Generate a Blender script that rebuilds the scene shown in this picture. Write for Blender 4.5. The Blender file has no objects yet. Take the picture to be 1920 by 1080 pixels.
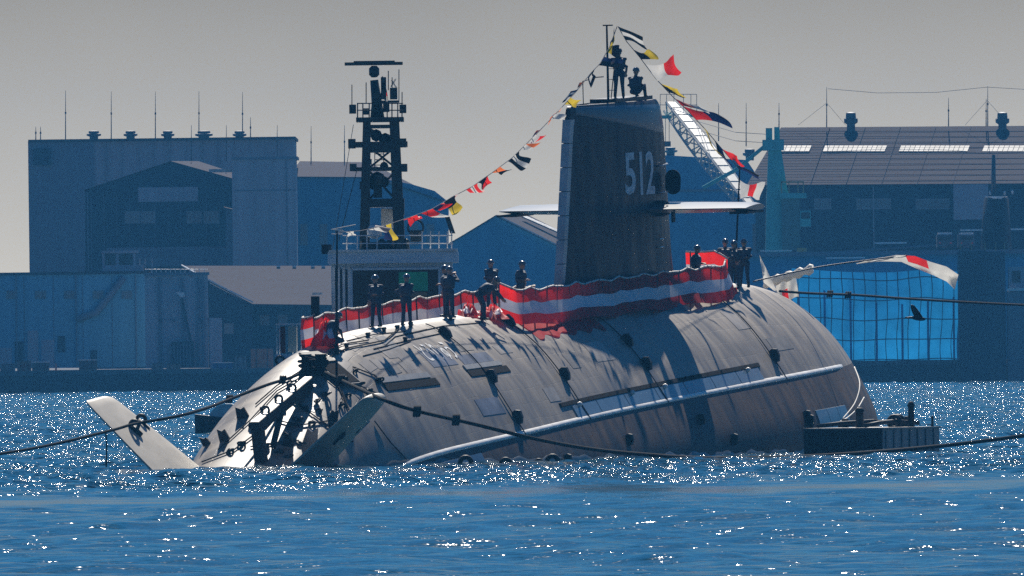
import bpy, bmesh, math, random
import numpy as np
from math import sin, cos, pi, radians as R
from mathutils import Vector, Matrix
from mathutils.bvhtree import BVHTree
rnd = random.Random(11)
nrs = np.random.RandomState(5)
sc = bpy.context.scene
COL = sc.collection

# ------------------------------------------------------------------ camera
FPX, CAMH, YH, ROLL = 37800.0, 4.17, 650.0, 0.012      # focal length and horizon row in photo pixels (1920 wide)
camd = bpy.data.cameras.new('camera'); cam = bpy.data.objects.new('camera', camd); COL.objects.link(cam)
cam.matrix_world = Matrix.Translation((0, 0, CAMH)) @ Matrix.Rotation(R(90), 4, 'X') @ Matrix.Rotation(-ROLL, 4, 'Z')
camd.sensor_width = 36.0; camd.lens = FPX / 1920 * 36; camd.shift_y = (YH - 540) / 1920
camd.clip_start = 1.0; camd.clip_end = 30000
sc.camera = cam

# ------------------------------------------------------------------ sky, sun, exposure
SUN_EL, SUN_AZ = R(46.5), R(0.5)                            # azimuth from +Y (straight ahead) towards +X
w = bpy.data.worlds.new('World'); sc.world = w; w.use_nodes = True
nt = w.node_tree; nt.nodes.clear()
def wn(t, **k):
    n = nt.nodes.new(t)
    for a, b in k.items(): setattr(n, a, b)
    return n
sky = wn('ShaderNodeTexSky', sky_type='NISHITA', sun_disc=False, sun_elevation=SUN_EL, sun_rotation=SUN_AZ)
sky.air_density = 1.0; sky.dust_density = 0.6; sky.ozone_density = 3.0
tc = wn('ShaderNodeTexCoord'); sx = wn('ShaderNodeSeparateXYZ'); nt.links.new(tc.outputs['Generated'], sx.inputs[0])
ramp = wn('ShaderNodeValToRGB')                          # grey sea haze over the horizon
cr = ramp.color_ramp; cr.elements[0].position = 0.0; cr.elements[0].color = (9.2, 8.2, 6.5, 1)
cr.elements[1].position = 0.30; cr.elements[1].color = (1.5, 2.0, 2.8, 1)
e = cr.elements.new(0.02); e.color = (3.6, 3.2, 2.55, 1)
e = cr.elements.new(0.07); e.color = (2.2, 2.1, 2.0, 1)
nt.links.new(sx.outputs['Z'], ramp.inputs[0])
mr = wn('ShaderNodeMapRange', interpolation_type='SMOOTHSTEP'); mr.inputs[1].default_value = 0.012; mr.inputs[2].default_value = 0.11
nt.links.new(sx.outputs['Z'], mr.inputs[0])
tint = wn('ShaderNodeMix', data_type='RGBA', blend_type='MULTIPLY'); tint.inputs[0].default_value = 1.0
nt.links.new(sky.outputs[0], tint.inputs[6]); tint.inputs[7].default_value = (0.085, 0.36, 0.64, 1)
mx = wn('ShaderNodeMix', data_type='RGBA'); nt.links.new(mr.outputs[0], mx.inputs[0])
nt.links.new(ramp.outputs[0], mx.inputs[6]); nt.links.new(tint.outputs[2], mx.inputs[7])
sn = wn('ShaderNodeTexNoise'); sn.inputs['Scale'].default_value = 55.0; sn.inputs['Detail'].default_value = 3.0; nt.links.new(tc.outputs['Generated'], sn.inputs['Vector'])
sr = wn('ShaderNodeMapRange'); sr.inputs[1].default_value = .3; sr.inputs[2].default_value = .7; sr.inputs[3].default_value = .955; sr.inputs[4].default_value = 1.045; nt.links.new(sn.outputs['Fac'], sr.inputs[0])
sm = wn('ShaderNodeMix', data_type='RGBA', blend_type='MULTIPLY'); sm.inputs[0].default_value = 1.0; nt.links.new(mx.outputs[2], sm.inputs[6]); nt.links.new(sr.outputs[0], sm.inputs[7])
bg = wn('ShaderNodeBackground'); bg.inputs[1].default_value = 0.06
out = wn('ShaderNodeOutputWorld'); nt.links.new(sm.outputs[2], bg.inputs[0]); nt.links.new(bg.outputs[0], out.inputs[0])

sund = bpy.data.lights.new('sun', 'SUN'); sun = bpy.data.objects.new('sun', sund); COL.objects.link(sun)
sund.energy = 5.0; sund.angle = R(0.53); sund.color = (1.0, 0.93, 0.83)
SV = Vector((sin(SUN_AZ) * cos(SUN_EL), cos(SUN_AZ) * cos(SUN_EL), sin(SUN_EL)))
sun.rotation_euler = SV.to_track_quat('Z', 'Y').to_euler()
vs = sc.view_settings; vs.view_transform = 'Standard'; vs.look = 'None'; vs.gamma = 1.0; vs.use_curve_mapping = False; vs.exposure = 0.6
cy = sc.cycles; cy.use_denoising = False; sc.render.filter_size = 1.7; cy.max_bounces = 6; cy.diffuse_bounces = 2; cy.glossy_bounces = 3; cy.transmission_bounces = 3; cy.volume_bounces = 0
cy.sample_clamp_indirect = 4.0; cy.caustics_reflective = False; cy.caustics_refractive = False

# ------------------------------------------------------------------ helpers
def W(px, py, d):
    """world point seen at photo pixel (px, py) at distance d"""
    x = px - ROLL * (py - YH); y = py + ROLL * (px - 960)
    return Vector(((x - 960) / FPX * d, d, CAMH - (y - YH) / FPX * d))
def ppm(d): return FPX / d

MATS = {}
def mat(name, color, rough=0.6, metal=0.0, var=0.15, scale=3.0, bump=0.0, spec=0.5, trans=0.0, emit=None, coat=0.0, streak=None):
    if name in MATS: return MATS[name]
    m = bpy.data.materials.new(name); m.use_nodes = True; n = m.node_tree; p = n.nodes['Principled BSDF']
    p.inputs['Roughness'].default_value = rough; p.inputs['Metallic'].default_value = metal
    p.inputs['Specular IOR Level'].default_value = spec; p.inputs['Coat Weight'].default_value = coat
    t = n.nodes.new('ShaderNodeTexCoord'); ns = n.nodes.new('ShaderNodeTexNoise'); ns.inputs['Scale'].default_value = scale; ns.inputs['Detail'].default_value = 5
    if streak:
        mp = n.nodes.new('ShaderNodeMapping'); mp.inputs['Scale'].default_value = streak
        n.links.new(t.outputs['Object'], mp.inputs[0]); n.links.new(mp.outputs[0], ns.inputs['Vector'])
    else: n.links.new(t.outputs['Object'], ns.inputs['Vector'])
    r = n.nodes.new('ShaderNodeValToRGB'); r.color_ramp.elements[0].position = 0.3; r.color_ramp.elements[1].position = 0.72
    c = color
    r.color_ramp.elements[0].color = (c[0] * (1 - var), c[1] * (1 - var), c[2] * (1 - var), 1)
    r.color_ramp.elements[1].color = (min(1, c[0] * (1 + var)), min(1, c[1] * (1 + var)), min(1, c[2] * (1 + var)), 1)
    n.links.new(ns.outputs['Fac'], r.inputs[0]); n.links.new(r.outputs[0], p.inputs['Base Color'])
    if bump:
        b = n.nodes.new('ShaderNodeBump'); b.inputs['Strength'].default_value = bump; b.inputs['Distance'].default_value = 0.05
        n.links.new(ns.outputs['Fac'], b.inputs['Height']); n.links.new(b.outputs[0], p.inputs['Normal'])
    if trans:
        tr = n.nodes.new('ShaderNodeBsdfTranslucent'); ms = n.nodes.new('ShaderNodeMixShader'); ms.inputs[0].default_value = trans
        n.links.new(r.outputs[0], tr.inputs[0]); n.links.new(p.outputs[0], ms.inputs[1]); n.links.new(tr.outputs[0], ms.inputs[2])
        n.links.new(ms.outputs[0], n.nodes['Material Output'].inputs[0])
    MATS[name] = m; return m

class MB:
    """collects shapes; build() links them as ONE mesh object"""
    def __init__(s): s.v = []; s.f = []; s.mi = []; s.uv = None
    def add(s, vs, fs, mi=0):
        o = len(s.v); s.v += [tuple(v) for v in vs]; s.f += [tuple(i + o for i in f) for f in fs]; s.mi += [mi] * len(fs); return s
    def box(s, a, b, mi=0, M=None):
        (x0, y0, z0), (x1, y1, z1) = a, b
        vs = [(x0,y0,z0),(x1,y0,z0),(x1,y1,z0),(x0,y1,z0),(x0,y0,z1),(x1,y0,z1),(x1,y1,z1),(x0,y1,z1)]
        if M is not None: vs = [M @ Vector(v) for v in vs]
        return s.add(vs, [(3,2,1,0),(4,5,6,7),(0,1,5,4),(1,2,6,5),(2,3,7,6),(3,0,4,7)], mi)
    def bbox(s, a, b, bev, mi=0, M=None):
        """box with chamfered edges"""
        bm = bmesh.new(); bmesh.ops.create_cube(bm, size=1.0)
        for v in bm.verts: v.co = Vector([(a[i] + b[i]) / 2 + v.co[i] * (b[i] - a[i]) for i in range(3)])
        bmesh.ops.bevel(bm, geom=bm.edges[:], offset=bev, segments=2, affect='EDGES')
        bm.verts.index_update(); vs = [(M @ v.co if M is not None else v.co) for v in bm.verts]
        s.add(vs, [[v.index for v in f.verts] for f in bm.faces], mi); bm.free(); return s
    def prism(s, poly, ext, mi=0):
        """polygon (list of points) extruded by the vector ext"""
        n = len(poly); ext = Vector(ext); vs = [Vector(p) for p in poly] + [Vector(p) + ext for p in poly]
        return s.add(vs, [tuple(range(n))[::-1], tuple(range(n, 2 * n))] + [(i, (i + 1) % n, n + (i + 1) % n, n + i) for i in range(n)], mi)
    def tube(s, pts, r, seg=6, mi=0, cap=True):
        pts = [Vector(p) for p in pts]; n = len(pts); rs = r if isinstance(r, (list, tuple)) else [r] * n
        vs = []; up = Vector((0.31, 0.17, 0.93))
        for i, p in enumerate(pts):
            t = (pts[min(i + 1, n - 1)] - pts[max(i - 1, 0)])
            t = t.normalized() if t.length > 1e-9 else Vector((0, 0, 1))
            a = t.cross(up)
            if a.length < 0.05: a = t.cross(Vector((1, 0, 0)))
            a.normalize(); b = t.cross(a)
            vs += [p + (a * cos(2 * pi * k / seg) + b * sin(2 * pi * k / seg)) * rs[i] for k in range(seg)]
        fs = [(i * seg + k, i * seg + (k + 1) % seg, (i + 1) * seg + (k + 1) % seg, (i + 1) * seg + k) for i in range(n - 1) for k in range(seg)]
        if cap: fs += [tuple(range(seg))[::-1], tuple((n - 1) * seg + k for k in range(seg))]
        return s.add(vs, fs, mi)
    def lathe(s, prof, c=(0, 0, 0), seg=12, mi=0, M=None):
        """profile [(radius, z)] turned about z"""
        n = len(prof); vs = []
        for r, z in prof:
            for k in range(seg):
                p = Vector((r * cos(2 * pi * k / seg), r * sin(2 * pi * k / seg), z))
                vs.append((M @ p if M is not None else p) + Vector(c))
        fs = [(i * seg + k, i * seg + (k + 1) % seg, (i + 1) * seg + (k + 1) % seg, (i + 1) * seg + k) for i in range(n - 1) for k in range(seg)]
        fs += [tuple(range(seg))[::-1], tuple((n - 1) * seg + k for k in range(seg))]
        return s.add(vs, fs, mi)
    def grid(s, P, mi=0, mifun=None, closed=False):
        """P[i][j] array of points"""
        n, m = len(P), len(P[0]); vs = [p for row in P for p in row]; o = len(s.v); s.v += [tuple(v) for v in vs]
        for i in range(n - 1):
            for j in range(m - 1):
                s.f.append((o + i * m + j, o + i * m + j + 1, o + (i + 1) * m + j + 1, o + (i + 1) * m + j)); s.mi.append(mifun(i, j) if mifun else mi)
        return s
    def build(s, name, mats, parent=None, smooth=False, angle=None, solid=0.0):
        me = bpy.data.meshes.new(name); me.from_pydata(s.v, [], s.f)
        for m in (mats if isinstance(mats, (list, tuple)) else [mats]): me.materials.append(m)
        if any(s.mi): me.polygons.foreach_set('material_index', s.mi)
        bm = bmesh.new(); bm.from_mesh(me); bmesh.ops.recalc_face_normals(bm, faces=bm.faces[:]); bm.to_mesh(me); bm.free()
        if smooth: me.polygons.foreach_set('use_smooth', [True] * len(me.polygons))
        if smooth and angle: me.set_sharp_from_angle(angle=R(angle))
        o = bpy.data.objects.new(name, me); COL.objects.link(o)
        if parent is not None: o.parent = parent
        if solid:
            md = o.modifiers.new('thickness', 'SOLIDIFY'); md.thickness = solid; md.offset = 0
        return o
def empty(name, loc=(0, 0, 0), M=None):
    o = bpy.data.objects.new(name, None); COL.objects.link(o)
    if M is not None: o.matrix_world = M
    else: o.location = loc
    return o
def tag(o, label, cat, group=None, kind=None):
    if label: o['label'] = label
    if cat: o['category'] = cat
    if group: o['group'] = group
    if kind: o['kind'] = kind
    return o
def rebase(o, base=None):
    """move a top-level mesh's origin to its own base so that it stands where it is"""
    me = o.data; n = len(me.vertices); a = np.empty(n * 3); me.vertices.foreach_get('co', a); a = a.reshape(-1, 3)
    c = np.array([(a[:, 0].min() + a[:, 0].max()) / 2, (a[:, 1].min() + a[:, 1].max()) / 2, a[:, 2].min()]) if base is None else np.array(base)
    me.vertices.foreach_set('co', (a - c).ravel()); o.location = o.location + Vector(c); return o
def pchip(xs, ys):
    xs = np.array(xs, float); ys = np.array(ys, float); h = np.diff(xs); d = np.diff(ys) / h; m = np.zeros(len(xs))
    for i in range(1, len(xs) - 1):
        if d[i - 1] * d[i] > 0:
            w1 = 2 * h[i] + h[i - 1]; w2 = h[i] + 2 * h[i - 1]; m[i] = (w1 + w2) / (w1 / d[i - 1] + w2 / d[i])
    m[0] = d[0]; m[-1] = d[-1]
    def f(x):
        x = min(max(x, xs[0]), xs[-1]); i = min(max(int(np.searchsorted(xs, x)) - 1, 0), len(xs) - 2); t = (x - xs[i]) / h[i]
        return float((2*t**3-3*t**2+1)*ys[i] + (t**3-2*t**2+t)*h[i]*m[i] + (-2*t**3+3*t**2)*ys[i+1] + (t**3-t**2)*h[i]*m[i+1])
    return f

# ------------------------------------------------------------------ the sea
def build_sea():
    # rows get coarser with distance; columns fan out with distance and then run far to both sides
    rows = [150.0, 200.0, 250.0, 300.0, 340.0]; d = 362.0
    while d < 2062:
        rows.append(d); d += 0.26 * (d / 360) ** 1.35
    rows += [2062, 2100, 2400, 4000, 12000]
    rows = np.array(rows)
    tcol = np.concatenate([[-60, -12, -4, -2.2, -1.6], np.linspace(-1.32, 1.32, 560), [1.6, 2.2, 4, 12, 60]])
    half = 960.0 / FPX
    Y = np.repeat(rows[:, None], len(tcol), 1); X = np.clip(tcol[None, :] * half * np.clip(rows[:, None], 340, 2062), -6000, 6000)
    Z = np.zeros_like(X)
    rs = np.random.RandomState(3)
    # wind chop: strong beyond a slick that crosses the picture, faint in the lee nearer the camera
    edge = 612 + 1.45 * X + 7 * np.sin(X * 0.31 + 1) + 4 * np.sin(X * 0.83)
    chop = 1 / (1 + np.exp(-(Y - edge) / 9.0))
    tuft = sum(np.sin(X * a + Y * b + c) for a, b, c in ((1.9, .11, 0), (-2.7, .17, 1.3), (4.3, -.23, 2.1), (.8, .07, 4), (6.1, .35, .6), (-3.6, .41, 5))) / 1.73
    tuft = np.clip(1.28 + .46 * tuft, .3, 2.1)
    slick = np.exp(-((Y - edge + 34 + 6 * np.sin(X * .25)) / 26.0) ** 2)
    near = (0.34 - 0.31 * slick) * (.75 + .35 * np.sin(Y * .19 + X * .5 + 2 * np.sin(X * .4)) * np.sin(X * .33 - Y * .05))
    patch = 0.80 + 0.30 * np.sin(X * .23 + Y * .021 + 2) * np.sin(Y * .043 - X * .11) + .18 * np.sin(Y * .113 + X * .37 + 1) + .12 * np.sin(Y * .29 - X * .9)
    amp_s = (chop * 1.0 + (1 - chop) * near) * patch
    amp_l = chop * 1.0 + (1 - chop) * (1.0 - 0.85 * slick)
    N = 95
    for i in range(N):
        L = 0.45 * (8 / 0.45) ** ((i + rs.rand()) / N)
        k = 2 * pi / L; th = rs.normal(0.0, 0.75); kx, ky = k * sin(th), k * cos(th)
        sl = 0.046 if L < 2.2 else 0.017
        a = sl / k * (0.6 + 0.8 * rs.rand()); ph = rs.rand() * 6.283
        s = np.sin(kx * X + ky * Y + ph)
        Z += a * (amp_s if L < 2.6 else amp_l) * s
    Z *= np.clip((np.abs(1.7 - 0) - np.abs(tcol[None, :])) / 0.3, 0, 1) * np.clip((2060 - Y) / 20, 0, 1) * np.clip((Y - 345) / 15, 0, 1)
    n, m = X.shape
    V = np.stack([X, Y, Z], -1).reshape(-1, 3)
    idx = np.arange(n * m).reshape(n, m)
    q = np.stack([idx[:-1, :-1], idx[:-1, 1:], idx[1:, 1:], idx[1:, :-1]], -1).reshape(-1, 4)
    me = bpy.data.meshes.new('sea'); me.vertices.add(len(V)); me.vertices.foreach_set('co', V.ravel())
    me.loops.add(q.size); me.loops.foreach_set('vertex_index', q.ravel().astype(np.int32))
    me.polygons.add(len(q)); me.polygons.foreach_set('loop_start', np.arange(0, q.size, 4, dtype=np.int32)); me.polygons.foreach_set('use_smooth', np.ones(len(q), bool))
    me.update(calc_edges=True)
    at = me.attributes.new('chop', 'FLOAT', 'POINT'); at.data.foreach_set('value', (chop * (.6 + .4 * patch) * tuft + (1 - chop) * (.255 - .235 * slick) * (.4 + .6 * tuft)).astype(np.float32).ravel())
    o = bpy.data.objects.new('sea', me); COL.objects.link(o); o['kind'] = 'structure'
    m = bpy.data.materials.new('sea_water'); m.use_nodes = True; t = m.node_tree; p = t.nodes['Principled BSDF']
    p.inputs['Base Color'].default_value = (0.004, 0.042, 0.072, 1); p.inputs['Roughness'].default_value = 0.13; p.inputs['IOR'].default_value = 1.333
    p.inputs['Roughness'].default_value = 0.11
    c = t.nodes.new('ShaderNodeTexCoord'); at_ = t.nodes.new('ShaderNodeAttribute'); at_.attribute_name = 'chop'
    prev = None
    for sc_, dist, det in ((1.15, .46, 3.0), (3.6, .155, 2.0)):
        mp = t.nodes.new('ShaderNodeMapping'); mp.inputs['Scale'].default_value = (.8, 1.0, 1.0); t.links.new(c.outputs['Object'], mp.inputs[0])
        a = t.nodes.new('ShaderNodeTexNoise'); a.inputs['Scale'].default_value = sc_; a.inputs['Detail'].default_value = det; a.inputs['Roughness'].default_value = .55; t.links.new(mp.outputs[0], a.inputs['Vector'])
        mm = t.nodes.new('ShaderNodeMath'); mm.operation = 'MULTIPLY'; t.links.new(a.outputs['Fac'], mm.inputs[0]); t.links.new(at_.outputs['Fac'], mm.inputs[1])
        b = t.nodes.new('ShaderNodeBump'); b.inputs['Strength'].default_value = 1.0; b.inputs['Distance'].default_value = dist; t.links.new(mm.outputs[0], b.inputs['Height'])
        if prev: t.links.new(prev.outputs[0], b.inputs['Normal'])
        prev = b
    t.links.new(prev.outputs[0], p.inputs['Normal'])
    me.materials.append(m)
    return o
build_sea()

# ------------------------------------------------------------------ the submarine (local: x forward from the stern, y to port, z up)
YAW, PITCH = R(16.2), R(2.0)
fwd = Vector((sin(YAW), cos(YAW), 0)); port = Vector((-cos(YAW), sin(YAW), 0))
MS = Matrix.Translation((-9.53 - 4 * sin(YAW), 700 - 4 * cos(YAW), 0)) @ Matrix(((fwd.x, port.x, 0, 0), (fwd.y, port.y, 0, 0), (0, 0, 1, 0), (0, 0, 0, 1))) @ Matrix.Rotation(-PITCH, 4, 'Y')
MSI = MS.inverted()
SS = [0, 2, 5, 8, 11, 13.4, 16, 20, 27, 40, 54, 62, 68, 73, 78, 82, 84]
fT = pchip(SS, [-1.7, -1.0, .1, 1.5, 2.85, 3.6, 4.0, 4.2, 4.24, 4.24, 4.24, 4.24, 4.1, 3.6, 2.3, -.3, -1.9])
fB = pchip(SS, [.6, 1.7, 2.75, 3.35, 3.75, 4.05, 4.4, 4.75, 4.98, 5.03, 5.03, 4.95, 4.7, 4.1, 3.0, 1.3, .1])
fC = pchip(SS, [-2.3, -2.3, -2.3, -2.2, -2.1, -2.05, -2.0, -1.9, -1.8, -1.8, -1.8, -1.8, -1.8, -1.8, -1.8, -1.9, -2.0])
fD = pchip(SS, [.5, 1.0, 1.8, 2.5, 3.0, 3.4, 3.8, 4.1, 4.3, 4.3, 4.3, 4.3, 4.1, 3.7, 2.6, 1.0, .1])
fR = pchip([0, 6, 9, 12, 16.5, 27, 40, 70, 84], [-2.29, -1.6, -.9, -.42, -.1, .22, .48, .75, .75])
TDX = pchip(np.linspace(0, 1, 11), [0, .08, .17, .305, .45, .59, .705, .79, .87, .95, 1])
TDZ = pchip(np.linspace(0, 1, 11), [1, .992, .965, .895, .80, .675, .54, .42, .30, .16, 0])
def hull(s, v, side=-1, off=0.0):
    """hull surface: v 0 = top, 1 = widest, 2 = keel; side -1 = starboard"""
    if off:
        e = 0.01; p = hull(s, v, side); a = hull(min(s + e, 84), v, side) - hull(max(s - e, 0), v, side); b = hull(s, v + e, side) - hull(s, max(v - e, 0), side)
        n = a.cross(b); n.normalize()
        if n.dot(p - Vector((s, 0, fC(s) - 0.5))) < 0: n = -n
        return p + n * off
    B, C = fB(s), fC(s); k = min(max((s - 6) / 12, 0), 1); k = k * k * (3 - 2 * k)
    if v <= 1:
        H = fT(s) - C; x = (1 - k) * max(0, sin(v * pi / 2)) ** .80 + k * TDX(v); z = (1 - k) * max(0, cos(v * pi / 2)) ** .80 + k * TDZ(v)
        return Vector((s, side * B * x, C + H * z))
    a = (v - 1) * pi / 2; return Vector((s, side * B * cos(a), C - fD(s) * sin(a)))
def v_of_z(s, z):
    lo, hi = 0.0, 1.0
    for _ in range(30):
        m = (lo + hi) / 2
        if hull(s, m).z > z: lo = m
        else: hi = m
    return (lo + hi) / 2
def v_of_y(s, y):
    lo, hi = 0.0, 1.0
    for _ in range(30):
        m = (lo + hi) / 2
        if abs(hull(s, m).y) < y: lo = m
        else: hi = m
    return (lo + hi) / 2

def hull_material(name, base, dark, rough, tile=(1.2, 0.62), streak=0.3):
    m = bpy.data.materials.new(name); m.use_nodes = True; n = m.node_tree; p = n.nodes['Principled BSDF']; L = n.links.new
    u = n.nodes.new('ShaderNodeUVMap'); u.uv_map = 'UVMap'
    br = n.nodes.new('ShaderNodeTexBrick'); br.inputs['Scale'].default_value = 1.0; br.inputs['Brick Width'].default_value = tile[0]; br.inputs['Row Height'].default_value = tile[1]
    br.inputs['Mortar Size'].default_value = 0.012; br.inputs['Color1'].default_value = (*base, 1); br.inputs['Color2'].default_value = (*[c * .80 for c in base], 1); br.inputs['Mortar'].default_value = (*dark, 1); br.inputs['Bias'].default_value = 0.1
    wv_ = n.nodes.new('ShaderNodeTexNoise'); wv_.inputs['Scale'].default_value = .9; L(u.outputs[0], wv_.inputs['Vector'])
    ad_ = n.nodes.new('ShaderNodeMix'); ad_.data_type = 'RGBA'; ad_.blend_type = 'LINEAR_LIGHT'; ad_.inputs[0].default_value = .10; L(u.outputs[0], ad_.inputs[6]); L(wv_.outputs['Color'], ad_.inputs[7]); L(ad_.outputs[2], br.inputs['Vector'])
    mp = n.nodes.new('ShaderNodeMapping'); mp.inputs['Scale'].default_value = (1.0, 0.3, 1); L(u.outputs[0], mp.inputs[0])
    ns = n.nodes.new('ShaderNodeTexNoise'); ns.inputs['Scale'].default_value = 1.6; ns.inputs['Detail'].default_value = 6; L(mp.outputs[0], ns.inputs['Vector'])
    n2 = n.nodes.new('ShaderNodeTexNoise'); n2.inputs['Scale'].default_value = 0.35; n2.inputs['Detail'].default_value = 3; L(u.outputs[0], n2.inputs['Vector'])
    r1 = n.nodes.new('ShaderNodeMapRange'); r1.inputs[1].default_value = .3; r1.inputs[2].default_value = .7; r1.inputs[3].default_value = 1 - streak; r1.inputs[4].default_value = 1 + streak; L(ns.outputs['Fac'], r1.inputs[0])
    r2 = n.nodes.new('ShaderNodeMapRange'); r2.inputs[1].default_value = .3; r2.inputs[2].default_value = .7; r2.inputs[3].default_value = .8; r2.inputs[4].default_value = 1.2; L(n2.outputs['Fac'], r2.inputs[0])
    mu = n.nodes.new('ShaderNodeMath'); mu.operation = 'MULTIPLY'; L(r1.outputs[0], mu.inputs[0]); L(r2.outputs[0], mu.inputs[1])
    mc = n.nodes.new('ShaderNodeMix'); mc.data_type = 'RGBA'; mc.blend_type = 'MULTIPLY'; mc.inputs[0].default_value = 1.0; L(br.outputs['Color'], mc.inputs[6]); L(mu.outputs[0], mc.inputs[7]); L(mc.outputs[2], p.inputs['Base Color'])
    rr = n.nodes.new('ShaderNodeMapRange'); rr.inputs[1].default_value = .3; rr.inputs[2].default_value = .7; rr.inputs[3].default_value = rough - .06; rr.inputs[4].default_value = rough + .1; L(ns.outputs['Fac'], rr.inputs[0]); L(rr.outputs[0], p.inputs['Roughness'])
    b = n.nodes.new('ShaderNodeBump'); b.inputs['Strength'].default_value = 0.5; b.inputs['Distance'].default_value = 0.004; b.invert = True; L(br.outputs['Fac'], b.inputs['Height'])
    b2 = n.nodes.new('ShaderNodeBump'); b2.inputs['Strength'].default_value = 0.35; b2.inputs['Distance'].default_value = 0.03; L(n2.outputs['Fac'], b2.inputs['Height']); L(b.outputs[0], b2.inputs['Normal']); L(b2.outputs[0], p.inputs['Normal'])
    MATS[name] = m; return m
M_UP = hull_material('hull_tiles', (0.225, 0.188, 0.147), (0.17, 0.142, 0.11), 0.50)
M_UP.node_tree.nodes['Principled BSDF'].inputs['Specular IOR Level'].default_value = 0.8
M_LO = hull_material('lower_hull_coating', (0.058, 0.034, 0.023), (0.028, 0.018, 0.014), 0.55, (0.35, 0.5), .75)
M_LO.node_tree.nodes['Principled BSDF'].inputs['Specular IOR Level'].default_value = 0.25

sub = empty('submarine', M=MS)
tag(sub, 'large dark grey submarine with tall sail numbered 512 and X-shaped rudders', 'submarine')
HULL_TRI = None
def hull_mesh(name, rows, m, vfun):
    """rows of s; vfun(s, t) -> v"""
    nt_ = 34; mb = MB(); uvs = []
    ts = np.linspace(0, 1, nt_)
    P = []; U = []
    for s in rows:
        row = []; ur = []
        for side in (1, -1):
            vv = [vfun(s, t) for t in ts]; pts = [hull(s, v, side) for v in vv]
            g = 0.0; gl = [hull(s, 0).z * 0]
            for i in range(1, nt_): g += (pts[i] - pts[i - 1]).length; gl.append(g)
            row.append(pts); ur.append([(s, side * x + (50 if side > 0 else 0)) for x in gl])
        P.append(row); U.append(ur)
    me_f = []; verts = []; uvl = []
    for k in (0, 1):
        o = len(verts); n = len(rows)
        for i in range(n):
            for j in range(nt_): verts.append(tuple(P[i][k][j])); uvl.append(U[i][k][j])
        for i in range(n - 1):
            for j in range(nt_ - 1):
                q = (o + i * nt_ + j, o + i * nt_ + j + 1, o + (i + 1) * nt_ + j + 1, o + (i + 1) * nt_ + j)
                me_f.append(q if k == 0 else q[::-1])
    me = bpy.data.meshes.new(name); me.from_pydata(verts, [], me_f); me.materials.append(m)
    ul = me.uv_layers.new(name='UVMap'); li = [0] * len(me.loops); me.loops.foreach_get('vertex_index', li)
    ul.data.foreach_set('uv', [c for i in li for c in uvl[i]])
    bm = bmesh.new(); bm.from_mesh(me); bmesh.ops.remove_doubles(bm, verts=bm.verts[:], dist=1e-4); bmesh.ops.recalc_face_normals(bm, faces=bm.faces[:])
    f0 = max(bm.faces, key=lambda f: f.calc_center_median().z if vfun(40, 0) == 0 else -f.calc_center_median().z)
    if (f0.normal.z < 0) == (vfun(40, 0) == 0): bmesh.ops.reverse_faces(bm, faces=bm.faces[:])
    bm.to_mesh(me); bm.free()
    me.polygons.foreach_set('use_smooth', [True] * len(me.polygons))
    o = bpy.data.objects.new(name, me); COL.objects.link(o); o.parent = sub; return o
ROWS = list(np.concatenate([np.linspace(0, 22, 70), np.linspace(22.6, 66, 60), np.linspace(66.5, 84, 50)]))
vrid = {}
def VR(s):
    s = round(float(s), 4)
    if s not in vrid: vrid[s] = v_of_z(s, fR(s))
    return vrid[s]
upper = hull_mesh('upper_hull', ROWS, M_UP, lambda s, t: t * VR(s))
lower = hull_mesh('lower_hull', ROWS, M_LO, lambda s, t: VR(s) + t * (2 - VR(s)))
_v = []; _f = []
for o in (upper, lower):
    k = len(_v); _v += [MS @ v.co for v in o.data.vertices]; _f += [[i + k for i in p.vertices] for p in o.data.polygons]
BVH = BVHTree.FromPolygons(_v, _f)
CAMP = Vector((0, 0, CAMH))
def hit(px, py, lift=0.0):
    """point of the hull (ship coordinates) seen at a photo pixel, lifted along the normal"""
    d = (W(px, py, 700) - CAMP).normalized(); l, n, i, t = BVH.ray_cast(CAMP, d)
    if l is None: return None
    if n.dot(d) > 0: n = -n
    return MSI @ (l + n * lift)
def strip(sa, sb, vfa, vfb, off, n=30, m=4):
    """patch lying on the starboard hull with rolled-down edges"""
    P = []
    for i in range(n + 1):
        s = sa + (sb - sa) * i / n; va, vb = vfa(s), vfb(s); row = []
        for j in range(m + 1):
            e = (i in (0, n)) or (j in (0, m)); row.append(hull(s, va + (vb - va) * j / m, -1, -0.02 if e else off))
        # keep the edge steep
        P.append(row)
    return P
def plate(sa, sb, vfa, vfb, off, n=30, m=6):
    P = []; es = 0.004 * (sb - sa)
    ii = [0, 0.004] + [i / n for i in range(1, n)] + [0.996, 1]; jj = [0, .02] + [j / m for j in range(1, m)] + [.98, 1]
    for a, t in enumerate(ii):
        s = sa + (sb - sa) * t; va, vb = vfa(s), vfb(s)
        P.append([hull(s, va + (vb - va) * u, -1, -0.02 if (a in (0, len(ii) - 1) or b in (0, len(jj) - 1)) else off) for b, u in enumerate(jj)])
    return P
M_BLACK = mat('black_paint', (0.010, 0.010, 0.012), 0.55, var=.3, spec=.2)
M_RIDGE = mat('strake_pale', (0.80, 0.78, 0.74), 0.35, var=.2, scale=1.5, bump=.6)  # pale colour paints in the sunlit shine of the ledge
M_PANEL = mat('flank_panel_grey', (0.12, 0.17, 0.22), 0.28, var=.15)
M_WHITE = mat('white_paint', (0.75, 0.75, 0.73), 0.5, var=.08)
M_GREYW = mat('pale_rudder_paint', (0.44, 0.405, 0.34), 0.5, var=.16, scale=1.2)
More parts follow.
